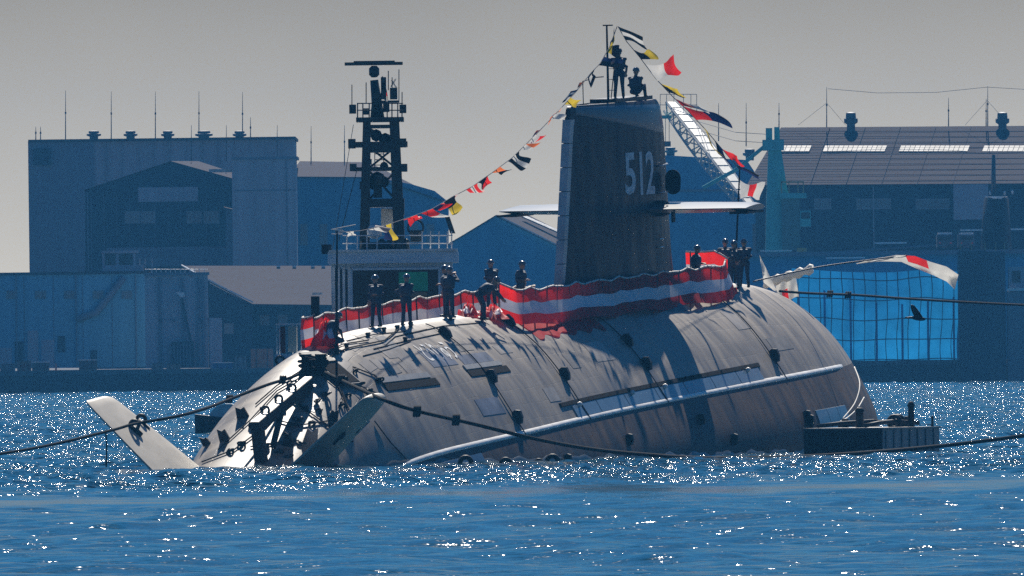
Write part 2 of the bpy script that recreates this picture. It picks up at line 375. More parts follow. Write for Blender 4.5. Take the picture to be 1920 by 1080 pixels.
# side strake: rounded ledge where the two coatings meet
for side, nm in ((-1, 'side_strake'), (1, 'side_strake')):
    P = []
    for s in np.linspace(10.6, 72, 120):
        v = VR(s); f = min(1, (s - 10.4) / 3, (72.2 - s) / 2)
        a0, a1, a2 = v - 0.013, v - .003, v + 0.004
        P.append([hull(s, a0 - .006, side, -.01), hull(s, a0, side, .035 * f), hull(s, a1, side, .055 * f), hull(s, a2, side, .03 * f), hull(s, a2 + .004, side, -.03)])
    MB().grid(P).build(nm, M_RIDGE, sub, smooth=True)

# ---- sail
LV = [(3.4, 43.9, 60.6, 1.75), (4.0, 44.1, 59.9, 1.42), (4.3, 44.3, 59.1, 1.2), (4.7, 44.5, 58.6, 1.1), (5.5, 44.75, 58.3, 1.06), (7.5, 45.3, 58.0, 1.02), (9.0, 45.7, 57.8, 1.0), (10.2, 46.0, 57.6, .98), (10.9, 46.2, 57.4, .92), (11.25, 46.35, 57.25, .84), (11.36, 46.5, 57.1, .76)]
_z = [l[0] for l in LV]; sA = pchip(_z, [l[1] for l in LV]); sF = pchip(_z, [l[2] for l in LV]); sTh = pchip(_z, [l[3] for l in LV])
def foil(u):   # 0 nose, 1 tail; half thickness, peak 1
    u = min(max(u, 0), 1)
    return max(0.0, (5 * (.2969 * math.sqrt(u) - .126 * u - .3516 * u * u + .2843 * u ** 3 - .1036 * u ** 4)) / .5) * 1.0 + 0.10 * u ** 3
def sail_y(s, z):
    a, f = sA(z), sF(z); return sTh(z) * foil((f - s) / (f - a))
M_SAIL = hull_material('sail_tiles', (0.006, 0.011, 0.022), (0.005, 0.0095, 0.019), 0.42, (2.2, 1.6), .12)
M_SAIL.node_tree.nodes['Principled BSDF'].inputs['Specular IOR Level'].default_value = 0.18
M_DARK = mat('recess_black', (0.004, 0.004, 0.005), 0.9, spec=.05)
def sail_ring(z, n=44, k=1.0):
    a, f = sA(z), sF(z); pts = []
    us = [(1 - cos(pi * i / n)) / 2 for i in range(n + 1)]
    for u in us: pts.append(Vector((f - u * (f - a), -sTh(z) * foil(u) * k, z)))
    for u in us[::-1]: pts.append(Vector((f - u * (f - a), sTh(z) * foil(u) * k, z)))
    return pts
def build_sail():
    me = bpy.data.meshes.new('sail'); verts = []; uvs = []; faces = []
    zs = list(np.linspace(3.4, 5.0, 10)) + list(np.linspace(5.3, 10.6, 22)) + [10.8, 11.0, 11.12, 11.22, 11.3, 11.36]
    rings = [sail_ring(z) for z in zs]; m = len(rings[0])
    for z, r in zip(zs, rings):
        for p in r: verts.append(tuple(p)); uvs.append((p.x + (40 if p.y > 0 else 0), z))
    for i in range(len(zs) - 1):
        for j in range(m):
            k = (j + 1) % m; faces.append((i * m + j, i * m + k, (i + 1) * m + k, (i + 1) * m + j))
    # rim and sunken top
    top = [(1.0, 11.36), (.86, 11.37), (.84, 11.1)]
    base = (len(zs) - 1) * m
    cx = 51.8
    prev = base
    for kk, zz in top[1:]:
        o = len(verts)
        for p in rings[-1]:
            q = Vector((cx + (p.x - cx) * (1 - (1 - kk) * .25), p.y * kk, zz if p.x < 50.6 or zz > 11.3 else 11.34)); verts.append(tuple(q)); uvs.append((q.x, q.y + 30))
        for j in range(m):
            k = (j + 1) % m; faces.append((prev + j, prev + k, o + k, o + j))
        prev = o
    faces.append(tuple(prev + j for j in range(m)))
    me.from_pydata(verts, [], faces); me.materials.append(M_SAIL)
    ul = me.uv_layers.new(name='UVMap'); li = [0] * len(me.loops); me.loops.foreach_get('vertex_index', li); ul.data.foreach_set('uv', [c for i in li for c in uvs[i]])
    bm = bmesh.new(); bm.from_mesh(me); bmesh.ops.recalc_face_normals(bm, faces=bm.faces[:]); bm.to_mesh(me); bm.free()
    me.polygons.foreach_set('use_smooth', [True] * len(me.polygons)); me.set_sharp_from_angle(angle=R(38))
    o = bpy.data.objects.new('sail', me); COL.objects.link(o); o.parent = sub; return o
sail = build_sail()
# exhaust opening in the after part of the sail top
MB().grid([[Vector((s, y, 11.112)) for y in (-sail_y(s, 11.3) * .72, sail_y(s, 11.3) * .72)] for s in np.linspace(47.0, 50.3, 8)]).build('exhaust_opening', M_DARK, sail)

def text_mesh(txt, cjk=False, bold=0.0):
    c = bpy.data.curves.new('txt', 'FONT'); c.body = txt; c.size = 1.0; c.offset = bold; c.resolution_u = 3
    o = bpy.data.objects.new('txt', c); COL.objects.link(o); dg = bpy.context.evaluated_depsgraph_get(); dg.update()
    me = bpy.data.meshes.new_from_object(o.evaluated_get(dg)); bpy.data.objects.remove(o); return me
def digits(ch, s0, s1, z0, z1):
    me = text_mesh(ch, bold=.02); bm = bmesh.new(); bm.from_mesh(me)
    bmesh.ops.triangulate(bm, faces=bm.faces[:])
    bmesh.ops.subdivide_edges(bm, edges=[e for e in bm.edges if e.calc_length() > .12], cuts=4, use_grid_fill=False); bmesh.ops.triangulate(bm, faces=bm.faces[:])
    xs = [v.co.x for v in bm.verts]; ys = [v.co.y for v in bm.verts]
    for v in bm.verts:
        s = s0 + (v.co.x - min(xs)) / (max(xs) - min(xs)) * (s1 - s0); z = z0 + (v.co.y - min(ys)) / (max(ys) - min(ys)) * (z1 - z0)
        v.co = Vector((s, -sail_y(s, z) - 0.014, z))
    bm.to_mesh(me); bm.free(); me.materials.clear(); me.materials.append(M_NUM)
    o = bpy.data.objects.new('hull_number', me); COL.objects.link(o); o.parent = sail; return o
M_NUM = mat('number_white', (0.50, 0.55, 0.60), 0.45, var=.45, scale=6)
digits('5', 50.85, 51.95, 7.95, 9.5); digits('1', 52.42, 52.72, 7.9, 9.5); digits('2', 53.1, 54.2, 7.9, 9.5)

# ---- sail planes
def foil_blade(root, tip, n=12, cap=True):
    """root, tip: (centre of nose edge, chord vector, thickness vector)"""
    P = []
    secs = [root, tip]
    us = [(1 - cos(pi * i / n)) / 2 for i in range(n + 1)]
    for (o, c, t) in secs:
        ring = [Vector(o) + Vector(c) * u + Vector(t) * (foil(u) * .5) for u in us] + [Vector(o) + Vector(c) * u - Vector(t) * (foil(u) * .5) for u in us[::-1]]
        P.append(ring)
    return P
def blade(secs, name, m, parent, n=12):
    mb = MB(); rings = []
    us = [(1 - cos(pi * i / n)) / 2 for i in range(n + 1)]
    for (o, c, t) in secs:
        o, c, t = Vector(o), Vector(c), Vector(t)
        rings.append([o + c * u + t * (foil(u) * .5) for u in us] + [o + c * u - t * (foil(u) * .5) for u in us[::-1]])
    k = len(rings[0]); fs = []
    for i in range(len(rings) - 1):
        for j in range(k): fs.append((i * k + j, i * k + (j + 1) % k, (i + 1) * k + (j + 1) % k, (i + 1) * k + j))
    fs += [tuple(range(k)), tuple((len(rings) - 1) * k + j for j in range(k))]
    mb.add([p for r in rings for p in r], fs); return mb.build(name, m, parent, smooth=True, angle=40)
M_PLANE = mat('sail_plane_grey', (0.10, 0.11, 0.125), 0.30, var=.15, scale=1.5)
for sd in (-1, 1):
    pl = blade([((56.5, sd * .8, 7.33), (-3.5, 0, 0), (0, 0, .42)), ((56.35, sd * 2.5, 7.33), (-3.3, 0, 0), (0, 0, .40)), ((56.1, sd * 4.5, 7.33), (-2.9, 0, 0), (0, 0, .34)), ((55.9, sd * 4.75, 7.33), (-2.6, 0, 0), (0, 0, .22))], 'sail_plane', M_PLANE, sub)
    MB().box((53.3, sd * 4.1 - .02, 7.12), (55.6, sd * 4.82 + .02, 7.2)).build('tip_fairing', M_BLACK, pl)
    MB().lathe([(.26, -.3), (.3, -.1), (.3, .1), (.22, .3)], c=(54.6, sd * 1.15, 7.33), M=Matrix.Rotation(R(90), 3, 'X')).build('plane_hub', M_SAIL, pl, smooth=True)
    MB().box((53.2, sd * 1.95 - .04, 6.85), (53.5, sd * 1.95 + .04, 7.25)).build('actuator_horn', M_BLACK, pl)

# ---- X rudders
AX = Vector((3.6, 0, -2.3))
def rudder(sd, up=1):
    rd = Vector((0, sd * .735, up * .68)).normalized(); nn = Vector((0, -sd * up * .68, .735)).normalized() * 1.0
    secs = []
    for r, x0, c, t in ((1.6, 6.6, 5.2, .80), (4.5, 5.9, 4.0, .64), (6.4, 5.3, 3.0, .54), (6.72, 5.2, 2.8, .46), (6.86, 5.0, 2.5, .30), (6.9, 4.8, 2.1, .10)):
        secs.append((AX + rd * r + Vector((x0 - 3.6, 0, 0)), (-c, 0, 0), nn * t))
    return blade(secs, 'rudder', M_GREYW, sub, 14), rd, nn
for sd in (1, -1):
    rb, rd, nn = rudder(sd)
    for (r, x) in ((5.3, 4.6), (5.1, 3.3)):      # lifting eyes with a lug
        c = AX + rd * r + Vector((x - 3.6, 0, 0)) + nn * (.28 if sd > 0 else -.2)
        pts = [c + Vector((0, rd.y * .16 * cos(a) + nn.y * .16 * sin(a), rd.z * .16 * cos(a) + nn.z * .16 * sin(a) + .12)) for a in np.linspace(0, 2 * pi, 13)]
        MB().tube(pts, .07, 6, cap=False).tube([c - rd * .35, c + rd * .1], .09, 6).build('lifting_eye', M_BLACK, rb, smooth=True)
    rudder(sd, -1)[0].name = 'rudder'
# propeller shaft fairing
MB().lathe([(.05, -1.6), (.35, -1.2), (.5, 0), (.62, .8)], c=(0, 0, -2.3), M=Matrix.Rotation(R(90), 3, 'Y')).build('tail_cone', M_UP if False else M_BLACK, sub, smooth=True)

# ---- slots, panels and patches on the starboard side
def cz(z): return lambda s: v_of_z(s, z)
MB().grid(plate(14.0, 19.4, cz(2.42), cz(2.17), .03, 16, 3)).build('limber_slot', M_DARK, sub)
MB().grid(plate(23.2, 28.0, cz(2.52), cz(2.30), .03, 16, 3)).build('limber_slot', M_DARK, sub)
MB().grid(plate(14.0, 19.0, cz(2.62), cz(2.44), .05, 16, 3)).build('slot_lip', M_UP if 0 else mat('lip_grey', (.3, .29, .27), .4), sub)
MB().grid(plate(23.2, 27.6, cz(2.70), cz(2.54), .05, 16, 3)).build('slot_lip', MATS['lip_grey'], sub)
slot = MB().grid(plate(31.0, 58.8, lambda s: v_of_z(s, fR(s) + .70), lambda s: v_of_z(s, fR(s) + .56), .05, 60, 3)).build('flank_slot', M_DARK, sub)
for a, b in ((32.4, 35.6), (35.66, 39.4), (39.46, 43.6), (43.66, 47.6), (47.66, 51.4), (51.46, 55.0), (55.06, 58.3)):
    MB().grid(plate(a, b, lambda s: v_of_z(s, fR(s) + .54), lambda s: v_of_z(s, fR(s) + .10), .035, 10, 4)).build('flank_panel', M_PANEL, sub, smooth=True, angle=30)  # blue-grey base colour carries the reflected sky
for s in (33.2, 40.4, 44.9, 56.6):
    c = hull(s, v_of_z(s, fR(s) + .5), -1, .08); MB().lathe([(.05, -.1), (.09, -.06), (.09, .06), (.05, .1)], c=c, M=Matrix.Rotation(R(60), 3, 'X'), seg=8).build('drain_boss', M_WHITE, slot, smooth=True)
# raised access plates and repair patches
M_PATCH = mat('patch_blue_grey', (.16, .165, .19), .42, var=.4, scale=1.5); M_PATCH2 = mat('patch_grey', (.28, .25, .215), .45, var=.3, scale=1.5); M_PATCH3 = mat('patch_dark', (.20, .18, .155), .5, var=.3, scale=1.5)
pr = random.Random(4)
for (a, b, za, zb, m_) in ((20.2, 23.0, 3.35, 2.75, M_PATCH), (23.6, 27.2, 3.05, 2.72, M_PATCH), (24.6, 26.2, 3.5, 3.15, M_PATCH3), (21.8, 24.4, 1.55, .95, M_PATCH), (28.6, 30.2, 3.2, 2.9, M_PATCH2), (35.5, 36.6, 2.6, 2.1, M_PATCH3), (39.0, 41.4, 2.9, 2.2, M_PATCH2), (30.2, 31.6, 1.6, 1.1, M_PATCH2), (17.0, 18.6, 3.55, 3.2, M_PATCH2), (15.0, 16.6, 3.25, 2.9, M_PATCH2), (62.0, 65.0, 2.2, 1.7, M_PATCH3), (59.5, 61.3, 3.3, 2.6, M_PATCH2)):
    MB().grid(plate(a, b, cz(za), cz(zb), .012, 8, 4)).build('access_plate', m_, sub, smooth=True, angle=30)
# fender shelf and bow tank panels near the waterline
for a, b in ((63.0, 64.7), (64.75, 66.4), (66.45, 68.0)):
    MB().grid(plate(a, b, lambda s: v_of_z(s, -.55), lambda s: v_of_z(s, -1.6), .03, 6, 4)).build('bow_panel', M_PANEL, sub, smooth=True, angle=30)
MB().grid(plate(13.2, 19.5, lambda s: VR(s) + .035, lambda s: min(.99, VR(s) + .14), .06, 16, 4)).build('stern_side_panel', M_PANEL, sub, smooth=True, angle=30)
# wear plates on the tail, visibly separate pieces
tp = random.Random(9)
for i in range(34):
    s = tp.uniform(7.5, 18.5); v0 = tp.uniform(.02, .48); side = -1
    a, b = s, s + tp.uniform(.7, 1.5); dv = tp.uniform(.06, .11)
    MB().grid(plate(a, b, lambda q, v0=v0: v0, lambda q, v0=v0, dv=dv: v0 + dv, .010 + .006 * tp.random(), 5, 3)).build('tail_plate', tp.choice([M_PATCH2, M_PATCH2, MATS['lip_grey'], M_PATCH3]), sub, smooth=True, angle=30)

# ---- ship's name on the quarter
def name_text():
    me = text_mesh('とうりゅう', bold=.012); bm = bmesh.new(); bm.from_mesh(me)
    bmesh.ops.triangulate(bm, faces=bm.faces[:])
    if not bm.verts: bm.free(); return
    xs = [v.co.x for v in bm.verts]; ys = [v.co.y for v in bm.verts]
    for v in bm.verts:
        s = 20.45 + (v.co.x - min(xs)) / (max(xs) - min(xs)) * 3.3; z = 2.93 + (v.co.y - min(ys)) / (max(ys) - min(ys)) * .62
        v.co = hull(s, v_of_z(s, z), -1, .026)
    bm.to_mesh(me); bm.free(); me.materials.clear(); me.materials.append(M_WHITE)
    o = bpy.data.objects.new('ship_name', me); COL.objects.link(o); o.parent = sub
name_text()

# ---- rope guides and the girth lines that run through them
M_ROPE = mat('rope_black', (.012, .011, .011), .9, var=.4, scale=30, spec=.1); M_ROPEW = mat('rope_white', (.7, .68, .63), .8, var=.2, scale=30)
def guide(s, v, sc_=1.0, side=-1):
    p = hull(s, v, side, .0); n = (hull(s, v, side, .3) - p).normalized(); d = (hull(s, v + .02, side) - p).normalized(); f = n.cross(d)
    M = Matrix((f, d, n)).transposed()
    mb = MB(); k = sc_
    prof = [(-.22, -.05), (.24, -.05), (.30, .12), (.10, .26), (-.14, .30), (-.24, .16)]
    mb.prism([M @ Vector((-.11 * k, y * k, z * k)) + p for y, z in prof], M @ Vector((.22 * k, 0, 0)))
    g = mb.build('rope_guide', M_BLACK, sub)
    return hull(s, v, side, .16 * k)
GIRTH = [(25.0, (3.75, 2.2, .75)), (33.6, (3.85, 1.95)), (44.3, (3.95, 2.75, 1.9)), (61.2, (1.55, -.9))]
for i, (s, zs) in enumerate(GIRTH):
    v1 = v_of_z(s, fR(s) - .05); pts = [hull(s + .15 * sin(t * 7), .16 + (v1 - .16) * t, -1, .05) for t in np.linspace(0, 1, 26)]
    MB().tube(pts, .022, 5).build('girth_line', M_ROPE, sub)
    for z in zs: guide(s + .1, v_of_z(s, z))
for (s, z) in ((28.5, -.9), (37.0, -.55), (47.2, -.25), (50.4, -1.1), (61.3, -.7), (21.5, -.75)):
    guide(s, v_of_z(s, z), .8)

# ---- gear on the tail
def loc2w(p): return MS @ Vector(p)
def hp(px, py, lift=.05):
    p = hit(px, py, lift); return p
def rope_hull(pxs, r=.03, lift=.05, seg=5, name='tail_rope', m=None, parent=None, dense=10):
    out_ = []
    for (a, b) in zip(pxs[:-1], pxs[1:]):
        for t in np.linspace(0, 1, dense, endpoint=False):
            q = hit(a[0] + (b[0] - a[0]) * t, a[1] + (b[1] - a[1]) * t, lift)
            if q is not None: out_.append(q)
    q = hit(*pxs[-1], lift)
    if q is not None: out_.append(q)
    return MB().tube(out_, r, seg).build(name, m or M_ROPE, parent or sub)
for pxs in ([(590, 690), (560, 712), (520, 735), (470, 790), (410, 845)], [(596, 700), (560, 735), (500, 800), (440, 845), (380, 868)], [(600, 700), (640, 712), (680, 728), (712, 742)], [(590, 695), (640, 735), (655, 775), (660, 800)], [(598, 690), (630, 720), (648, 760), (662, 790)], [(592, 680), (620, 660), (640, 648), (690, 640)], [(600, 680), (650, 655), (720, 640), (745, 620)], [(660, 690), (700, 705), (722, 725)], [(520, 790), (560, 800), (620, 790), (660, 800)], [(530, 815), (580, 840), (620, 850)], [(470, 840), (520, 832), (560, 828)], [(560, 760), (600, 790), (660, 830)], [(700, 790), (730, 830), (760, 862)], [(560, 700), (520, 725), (480, 760)], [(575, 705), (540, 745), (520, 770)]):
    rope_hull(pxs, .026)
# knots and shackles along them
kb = random.Random(2)
for (x, y) in ((545, 722), (610, 742), (640, 762), (575, 770), (600, 775), (560, 790), (585, 798), (548, 800), (620, 800), (505, 838), (566, 835), (648, 715), (672, 722), (532, 760), (590, 755), (470, 800), (452, 835), (520, 850), (610, 820), (632, 838), (655, 745), (690, 735), (560, 745), (500, 770), (430, 850), (600, 850), (545, 860), (668, 700), (705, 715)):
    p = hit(x, y, .08)
    if p is None: continue
    mb = MB()
    for q in range(2):
        a0 = kb.uniform(0, 6); c = p + Vector((kb.uniform(-.1, .1), kb.uniform(-.12, .12), 0)); u = Vector((kb.uniform(-1, 1), kb.uniform(-1, 1), kb.uniform(-.6, 1))).normalized(); v = u.cross(Vector((.3, .5, .8))).normalized()
        mb.tube([c + (u * cos(a) + v * sin(a)) * .10 for a in np.linspace(0, 6.283, 9)], .04, 5, cap=False)
    mb.build('shackle', M_BLACK, sub, smooth=True)
# bollard with heaped rope
p = hit(588, 700, 0)
bol = MB()
for dy in (-.28, .28): bol.lathe([(.17, -.1), (.15, .55), (.21, .6), (.21, .68), (.05, .7)], c=p + Vector((0, dy, 0)), seg=10)
bol = bol.build('mooring_bollard', M_BLACK, sub, smooth=True, angle=40)
mb = MB()
for i in range(9):
    h = .1 + .055 * i; rr = kb.uniform(.26, .42); c = p + Vector((kb.uniform(-.05, .05), kb.uniform(-.06, .06), h)); tl = kb.uniform(-.25, .25)
    mb.tube([c + Vector((rr * .8 * cos(a), rr * 1.25 * sin(a), tl * cos(a + i) * .5)) for a in np.linspace(0, 6.283, 15)], .05, 6, cap=False)
mb.build('rope_turns', M_ROPE, bol, smooth=True)
# open hatch
c = hit(636, 704, 0); n = (hit(636, 704, .5) - c).normalized(); f = (hit(660, 702, 0) - hit(612, 706, 0)).normalized(); d = n.cross(f)
Mh = Matrix((f, d, n)).transposed().to_4x4(); Mh.translation = c
hc = MB().bbox((-.55, -.7, -.1), (.55, .7, .10), .03, M=Mh).build('hatch_coaming', mat('hatch_grey', (.12, .12, .12), .5), sub)
MB().box((-.45, -.6, .09), (.45, .6, .115), M=Mh).build('hatch_opening', M_DARK, hc)
Ml = Mh @ Matrix.Translation((0, .72 if d.z > 0 else -.72, .1)) @ Matrix.Rotation(R(-12 if d.z > 0 else 12), 4, 'X')
MB().bbox((-.52, -.05 if d.z > 0 else -.95, -.04), (.52, .95 if d.z > 0 else .05, .05), .03, M=Ml).build('hatch_lid', M_BLACK, hc)
# inclined towing beam and its leg
def beam(mb, a, b, w_, h_):
    a, b = Vector(a), Vector(b); t = (b - a).normalized(); u = t.cross(Vector((0, 0, 1))).normalized(); v = u.cross(t)
    P = lambda c: [c - u * w_ - v * h_, c + u * w_ - v * h_, c + u * w_ + v * h_, c - u * w_ + v * h_]
    return mb.add(P(a) + P(b), [(0, 1, 2, 3), (7, 6, 5, 4), (0, 4, 5, 1), (1, 5, 6, 2), (2, 6, 7, 3), (3, 7, 4, 0)])
foot = hit(490, 866, -.1); fw = MS @ foot
e1 = MSI @ W(478, 802, fw.y - .2); e0 = hit(578, 730, .25)
bm_ = empty('towing_beam'); bm_.parent = sub
beam(MB(), e0, e1, .17, .2).build('beam_girder', M_BLACK, bm_)
beam(MB(), e0 + Vector((0, 0, .21)), e1 + Vector((0, 0, .21)), .14, .012).build('beam_top_plate', mat('worn_steel', (.35, .34, .32), .35, .4), bm_)
beam(MB(), e1 + (e0 - e1).normalized() * .25, foot, .14, .2).build('beam_leg', M_BLACK, bm_)
f2 = hit(512, 842, .1); beam(MB(), e0.lerp(e1, .55) + Vector((0, -.1, -.1)), f2, .08, .10).build('beam_brace', M_BLACK, bm_)
for t in (.3, .55, .8):
    q = e0 + (e1 - e0) * t + Vector((0, 0, .3)); MB().tube([q + Vector((0, .13 * cos(a), .13 * sin(a))) for a in np.linspace(0, 6.28, 11)], .05, 6, cap=False).build('beam_eye', M_BLACK, bm_, smooth=True)
# upright plates and cable guards on the tail
for (x, y, hgt, wd) in ((622, 785, .38, .2), (540, 835, .55, .2), (578, 838, .8, .3), (458, 782, .4, .25), (424, 824, .42, .22), (392, 832, .3, .2), (640, 720, .3, .2)):
    q = hit(x, y, 0)
    if q is None: continue
    n = (hit(x, y, .3) - q).normalized()
    MB().prism([q + Vector((-.05, -wd, -.1)), q + Vector((-.05, wd, -.1)), q + n * hgt + Vector((-.05, wd * .7, 0)), q + n * hgt * .8 + Vector((-.05, 0, 0)), q + n * hgt + Vector((-.05, -wd * .5, 0))], (.12, 0, 0)).build('cable_guard', M_BLACK if x != 578 else M_PATCH, sub)  # the bluish plate stands in for a shaded recess
# deck clutter: cleats and strongpoints on the after deck
for (x, y) in ((745, 618), (770, 612), (760, 640), (845, 600), (930, 598), (650, 652), (690, 632), (720, 622), (1140, 576)):
    q = hit(x, y, 0)
    if q is None: continue
    mb = MB().tube([q + Vector((-.18, 0, .12)), q + Vector((.18, 0, .12))], .05, 6)
    for dx in (-.09, .09): mb.tube([q + Vector((dx, 0, -.05)), q + Vector((dx, 0, .13))], .045, 6)
    mb.build('cleat', M_BLACK, sub, smooth=True)
for pxs in ([(650, 640), (700, 628), (760, 622)], [(700, 655), (760, 640), (830, 625)], [(680, 668), (730, 655), (770, 640)], [(760, 628), (830, 612), (900, 606)], [(720, 650), (740, 632), (800, 618)]):
    rope_hull(pxs, .017, .02, name='deck_line', m=M_ROPE)

# ---- sail fittings
dr = MB(); prof = [Vector((0, .29 * cos(a), .29 * sin(a) + (.17 if sin(a) > 0 else -.17))) for a in np.linspace(0, 2 * pi, 25)[:-1]]
dr.prism([v + Vector((55.55, -1.33, 8.28)) for v in prof], (.09, 0, 0)).build('sail_door', M_DARK, sail)
for z in (8.9, 7.9):
    MB().tube([(54.6, -1.0, z), (54.7, -1.2, z + .02), (55.3, -1.22, z + .06), (55.5, -1.1, z + .06)], .035, 6).build('door_hinge_bar', mat('bare_steel', (.5, .5, .5), .3, .8), sail, smooth=True)
for z in (6.2, 5.9): MB().tube([(54.2, -sail_y(54.2, z) - .02, z), (54.3, -sail_y(54.3, z) - .1, z), (54.8, -sail_y(54.8, z) - .1, z), (54.9, -sail_y(54.9, z) - .02, z)], .02, 5).build('grab_rail', MATS['bare_steel'], sail)
M_EDGE = mat('edge_sky_light', (.38, .41, .44), .35, var=.3, scale=.8)  # pale colour paints in the sky-lit strip of the trailing edge
for z0, z1 in zip(np.linspace(4.75, 10.9, 8)[:-1], np.linspace(4.75, 10.9, 8)[1:]):
    z1 -= .03
    MB().prism([(sA(z0) - .03, -.135, z0), (sA(z0) + .5, -.17, z0), (sA(z1) + .5, -.17, z1), (sA(z1) - .03, -.135, z1)], (0, .30, 0)).build('trailing_edge_sheen', M_EDGE, sail)
# bridge screen and low rail round the cockpit
MB().tube([(49.6, .35, 11.1), (49.6, .35, 12.2), (51.4, .35, 12.3), (52.2, .3, 12.3)], .022, 5).build('bridge_rail', M_BLACK, sail)
mast = MB().tube([(52.1, .1, 11.2), (52.1, .1, 14.2)], [.05, .035], 6).build('signal_mast', M_BLACK, sail)
MB().box((52.05, -.12, 14.18), (52.15, .24, 14.23)).build('mast_truck', M_BLACK, mast)
for a, b in (((52.1, .02, 11.3), (52.1, -.2, 13.0)), ((52.1, -.2, 13.0), (52.1, -.2, 11.2))): MB().tube([a, b], .02, 5).build('mast_stay', M_BLACK, mast)
for z in (11.8, 12.2, 12.6): MB().tube([(52.1, .1, z), (52.1, -.2, z)], .015, 5).build('mast_rung', M_BLACK, mast)
MB().box((51.0, -.5, 11.34), (56.0, .5, 11.5)).build('bridge_floor', M_SAIL, sail)
# staffs
sb = hit(632, 664, -.05); st_w = W(632, 433, (MS @ sb).y); st_l = MSI @ st_w
staff = MB().tube([sb, st_l], [.05, .03], 6).build('ensign_staff', M_BLACK, sub)
MB().lathe([(.09, 0), (.09, .3), (.06, .35)], c=sb, seg=8).build('staff_socket', M_BLACK, staff)
MB().tube([st_l + Vector((0, -.25, .0)), st_l + Vector((0, .2, .05)), st_l + Vector((.3, -.6, .2))], .02, 5).build('staff_yard', M_ROPEW, staff)
jb = Vector((68.6, 0, fT(68.6) - .05)); jt = MSI @ W(1387, 316, (MS @ jb).y)
jack = MB().tube([jb, Vector((jt.x, jt.y, jt.z))], [.05, .03], 6).build('jackstaff', M_BLACK, sub)

# wet, weedy band along the waterline
def wl(dz): return lambda s: min(1.6, v_of_z(s, -s * math.tan(PITCH) + dz) if -s * math.tan(PITCH) + dz > fC(s) else 1 + max(0, fC(s) + s * math.tan(PITCH) - dz) / 5)
MB().grid(plate(9.5, 71, lambda s: wl(.20 + .06 * sin(s * 1.7) + .04 * sin(s * 4.1))(s), wl(-.3), .012, 160, 4)).build('waterline_band', mat('weed_band', (.018, .02, .016), .35, var=.5, scale=2), sub, smooth=True)

# paler plate painting in the sky sheen on the sail's tapered top
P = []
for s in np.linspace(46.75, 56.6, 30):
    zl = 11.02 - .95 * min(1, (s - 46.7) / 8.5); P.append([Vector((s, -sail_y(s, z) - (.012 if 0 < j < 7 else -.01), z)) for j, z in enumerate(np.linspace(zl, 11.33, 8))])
MB().grid(P).build('sail_sheen_band', mat('sail_top_sheen', (.05, .075, .105), .35, var=.3, scale=1.2, streak=(2.5, 1, .25)), sail, smooth=True)

# ------------------------------------------------------------------ crew
M_NAVY = mat('navy_overalls', (.03, .045, .08), .75, var=.3, scale=8, bump=.3); M_SKIN = mat('skin', (.42, .25, .17), .55, var=.1); M_BOOT = mat('boot_black', (.01, .01, .01), .5)
M_HELM = mat('helmet_grey', (.10, .115, .15), .22, var=.1, coat=.5); M_VEST = mat('vest_slate', (.045, .06, .09), .7, var=.3, scale=10)
def capsule(mb, a, b, ra, rb, seg=8):
    a, b = Vector(a), Vector(b); t = (b - a); L = t.length; t = t.normalized() if L > 1e-6 else Vector((0, 0, 1))
    pts = []; rs = []
    for k in (80, 55, 28): pts.append(a - t * ra * sin(R(k))); rs.append(max(.004, ra * cos(R(k))))
    for k in range(4): pts.append(a + (b - a) * k / 3); rs.append(ra + (rb - ra) * k / 3)
    for k in (28, 55, 80): pts.append(b + t * rb * sin(R(k))); rs.append(max(.004, rb * cos(R(k))))
    mb.tube(pts, rs, seg)
def ellip(mb, c, r, M=None):
    bm = bmesh.new(); bmesh.ops.create_uvsphere(bm, u_segments=10, v_segments=7, radius=1.0)
    vs_ = [Vector((v.co.x * r[0], v.co.y * r[1], v.co.z * r[2])) for v in bm.verts]
    if M is not None: vs_ = [M @ v for v in vs_]
    bm.verts.index_update(); mb.add([v + Vector(c) for v in vs_], [[v.index for v in f.verts] for f in bm.faces]); bm.free()
